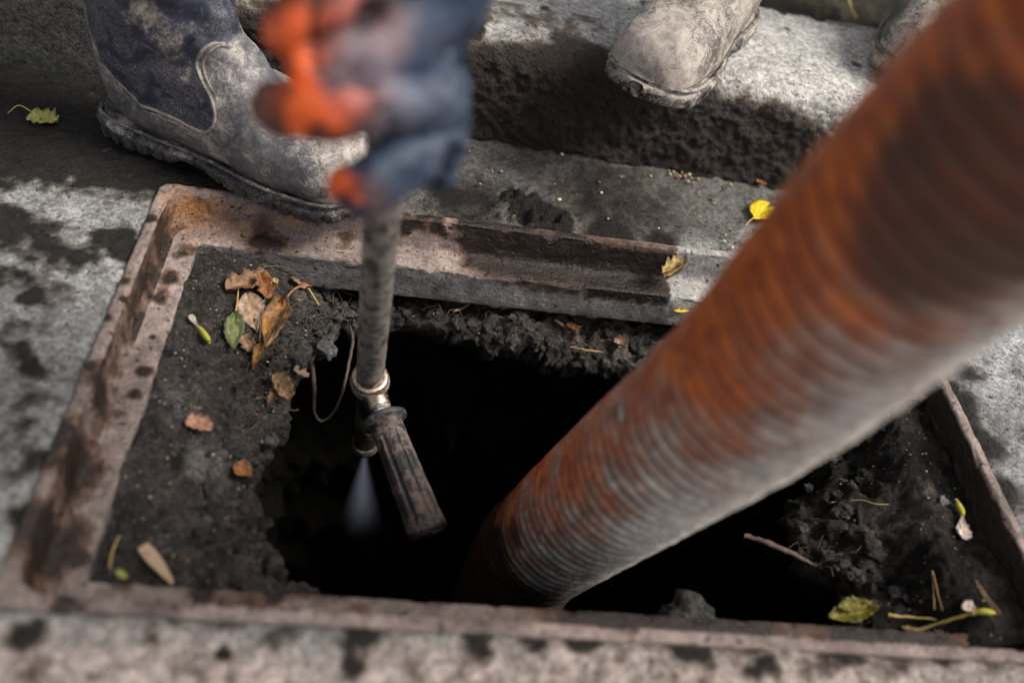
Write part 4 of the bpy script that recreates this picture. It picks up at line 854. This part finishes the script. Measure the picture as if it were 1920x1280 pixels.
# uncountable crumbs and clods, one object each
def scatter(name, pts, rads, cols, mat, sub=1, label=None, cat=None):
    Vs = []; Fs = []; Cs = []; off = 0; base = [lump(1.0, k, (1, .8 + .05 * k, .7), sub) for k in range(6)]
    for i, (p, r, c) in enumerate(zip(pts, rads, cols)):
        V, Fc = base[i % 6]; a = random.uniform(0, 6.28); R2 = np.array([[math.cos(a), -math.sin(a), 0], [math.sin(a), math.cos(a), 0], [0, 0, 1]])
        Vs.append((V * r) @ R2.T + p); Fs.append(Fc + off); Cs.append(np.tile(c, (len(V), 1))); off += len(V)
    V = np.concatenate(Vs); o = mesh(name, V, np.concatenate(Fs), mat, attrs={'wet': np.full(len(V), 0.05)}, cols=np.concatenate(Cs)); tag(o, label, cat, kind='stuff'); return o
pts, rads, cols = [], [], []
cr = [(1254, 320), (1262, 322), (1270, 326), (1279, 323), (1284, 330), (1292, 327), (1296, 334), (1290, 340), (1300, 343), (1310, 335), (1256, 326), (1274, 331), (1352, 347), (1370, 346), (1309, 361), (864, 270), (880, 284), (878, 255), (904, 256), (923, 318), (924, 322), (940, 321), (1038, 279), (1053, 289), (1083, 273), (1106, 291), (1124, 341), (1127, 361), (1165, 331), (1048, 374), (1040, 345), (857, 290), (852, 300), (966, 300), (978, 268), (1235, 428), (1360, 441), (1358, 452), (1372, 464), (1180, 300), (1220, 330), (1010, 330), (900, 345), (1140, 410), (1300, 400), (1340, 380)]
for (a, b) in cr: pts.append(G(a, b, .003)); rads.append(random.uniform(.0010, .0026)); cols.append(random.choice([(.55, .42, .26), (.50, .34, .22), (.60, .52, .42), (.42, .18, .10)]))
scatter('seed_crumbs', pts, rads, cols, MAT_LEAF, 1, 'pale seed crumbs scattered on the wet asphalt', 'crumbs')
pts, rads, cols = [], [], []
while len(pts) < 1000:
    x, y = random.uniform(-HW + LEDGE_W + .003, HW - .01), random.uniform(-HD + .02, HD - LEDGE_W - .002)
    if hole_gap(x, y) < .006: continue
    if x > 0 and random.random() < .55: continue
    pts.append(np.array([x, y, float(zs([x], [y])[0]) + .0004])); rads.append(random.choice([.0004, .0005, .0007, .0010]) * random.uniform(.7, 1.3))
    cols.append(random.choice([(.40, .38, .36), (.26, .24, .22), (.22, .20, .18), (.18, .16, .15), (.12, .11, .10), (.10, .09, .08), (.40, .33, .22), (.30, .17, .10)]))
scatter('mud_grit', pts, rads, cols, MAT_LEAF, 1, 'pale grit strewn over the dark mud', 'grit')
pts, rads, cols = [], [], []
hp = [G(a, b, z) for a, b, z in HOLE_PX]
for i in range(520):
    k = random.randrange(len(hp)); a, b = hp[k], hp[(k + 1) % len(hp)]; t = random.random(); p = a * (1 - t) + b * t
    outw = np.array([p[0], p[1] + .03]); outw /= np.linalg.norm(outw) + 1e-9; q = p[:2] + outw * random.uniform(-.004, .05) + np.random.default_rng(i).normal(0, .006, 2)
    if hole_gap(*q) < -.002 or abs(q[0]) > HW - .03 or q[1] > HD - .012 or q[1] < -HD + .03: continue
    r = random.choice([.0025, .003, .004, .005, .007]); pts.append(np.array([q[0], q[1], float(zs([q[0]], [q[1]])[0]) - .003 + .1 * r])); rads.append(r); g = random.uniform(.03, .085); cols.append((g * 1.08, g, g * .93))
scatter('mud_clods', pts, rads, cols, MAT_SOIL, 3, 'crumbly clods of mud round the hole', 'mud')

# hair-fine rootlets matted into the broken edge of the mud
def rootlets():
    Vs, Fs, off = [], [], 0; rr = random.Random(5)
    for i in range(80):
        k = rr.choice([0, 1, 2, 3, 4, 5, 6, 7, 24, 25, 26, 27, 28, 29, 29, 28, 12, 13]); a, b = hp[k], hp[(k + 1) % len(hp)]; t = rr.random(); p = a * (1 - t) + b * t
        ow = np.array([p[0], p[1] + .03]); ow /= np.linalg.norm(ow); q = p[:2] + ow * rr.uniform(.0, .04); ang = rr.uniform(0, 6.28); L = rr.uniform(.008, .028); pts = []
        for s in np.linspace(0, 1, 6):
            x, y = q[0] + L * s * math.cos(ang + s), q[1] + L * s * math.sin(ang + s)
            if abs(x) > HW - .03 or y > HD - .004 or y < -HD + .03: break
            pts.append((x, y, float(zs([x], [y])[0]) + .003 + .004 * math.sin(s * 3)))
        if len(pts) < 6: continue
        V, F_ = tube_geo(pts, rr.uniform(.0002, .0005), 4, None, 0, capped=False); Vs.append(V); Fs += [tuple(j + off for j in f) for f in F_]; off += len(V)
    o = mesh('rootlets', np.concatenate(Vs), Fs, MAT_TWIG); tag(o, 'fine brown rootlets matted along the broken mud edge', 'roots', kind='stuff')
rootlets()
for lb, a, b, w_, c1, c2, sd_ in (('brown leaf shred beside the pale bent twig', (545, 522), (562, 534), .008, BROWN, TAN, 71), ('yellow flake at the far left corner of the mud', (497, 466), (508, 474), .007, (.40, .34, .06), OLIVE, 73),
        ('cream flake just right of the leaf cluster', (512, 522), (520, 532), .006, (.55, .45, .28), TAN, 75), ('dark curled leaf shred below the rounded stone', (520, 720), (505, 760), .010, (.10, .06, .04), BROWN, 77), ('rust leaf shred on the back mud lip, near the long root', (1085, 620), (1060, 608), .010, (.28, .12, .05), BROWN, 79),
        ('tan leaf shred at the back mud lip beside the hose', (1150, 640), (1175, 648), .012, TAN, BROWN, 81)):
    leaf('leaf', lb, a, b, w_, c1, c2, 'ragged', seed=sd_, lift=.006, fold=.8, curl=.4)
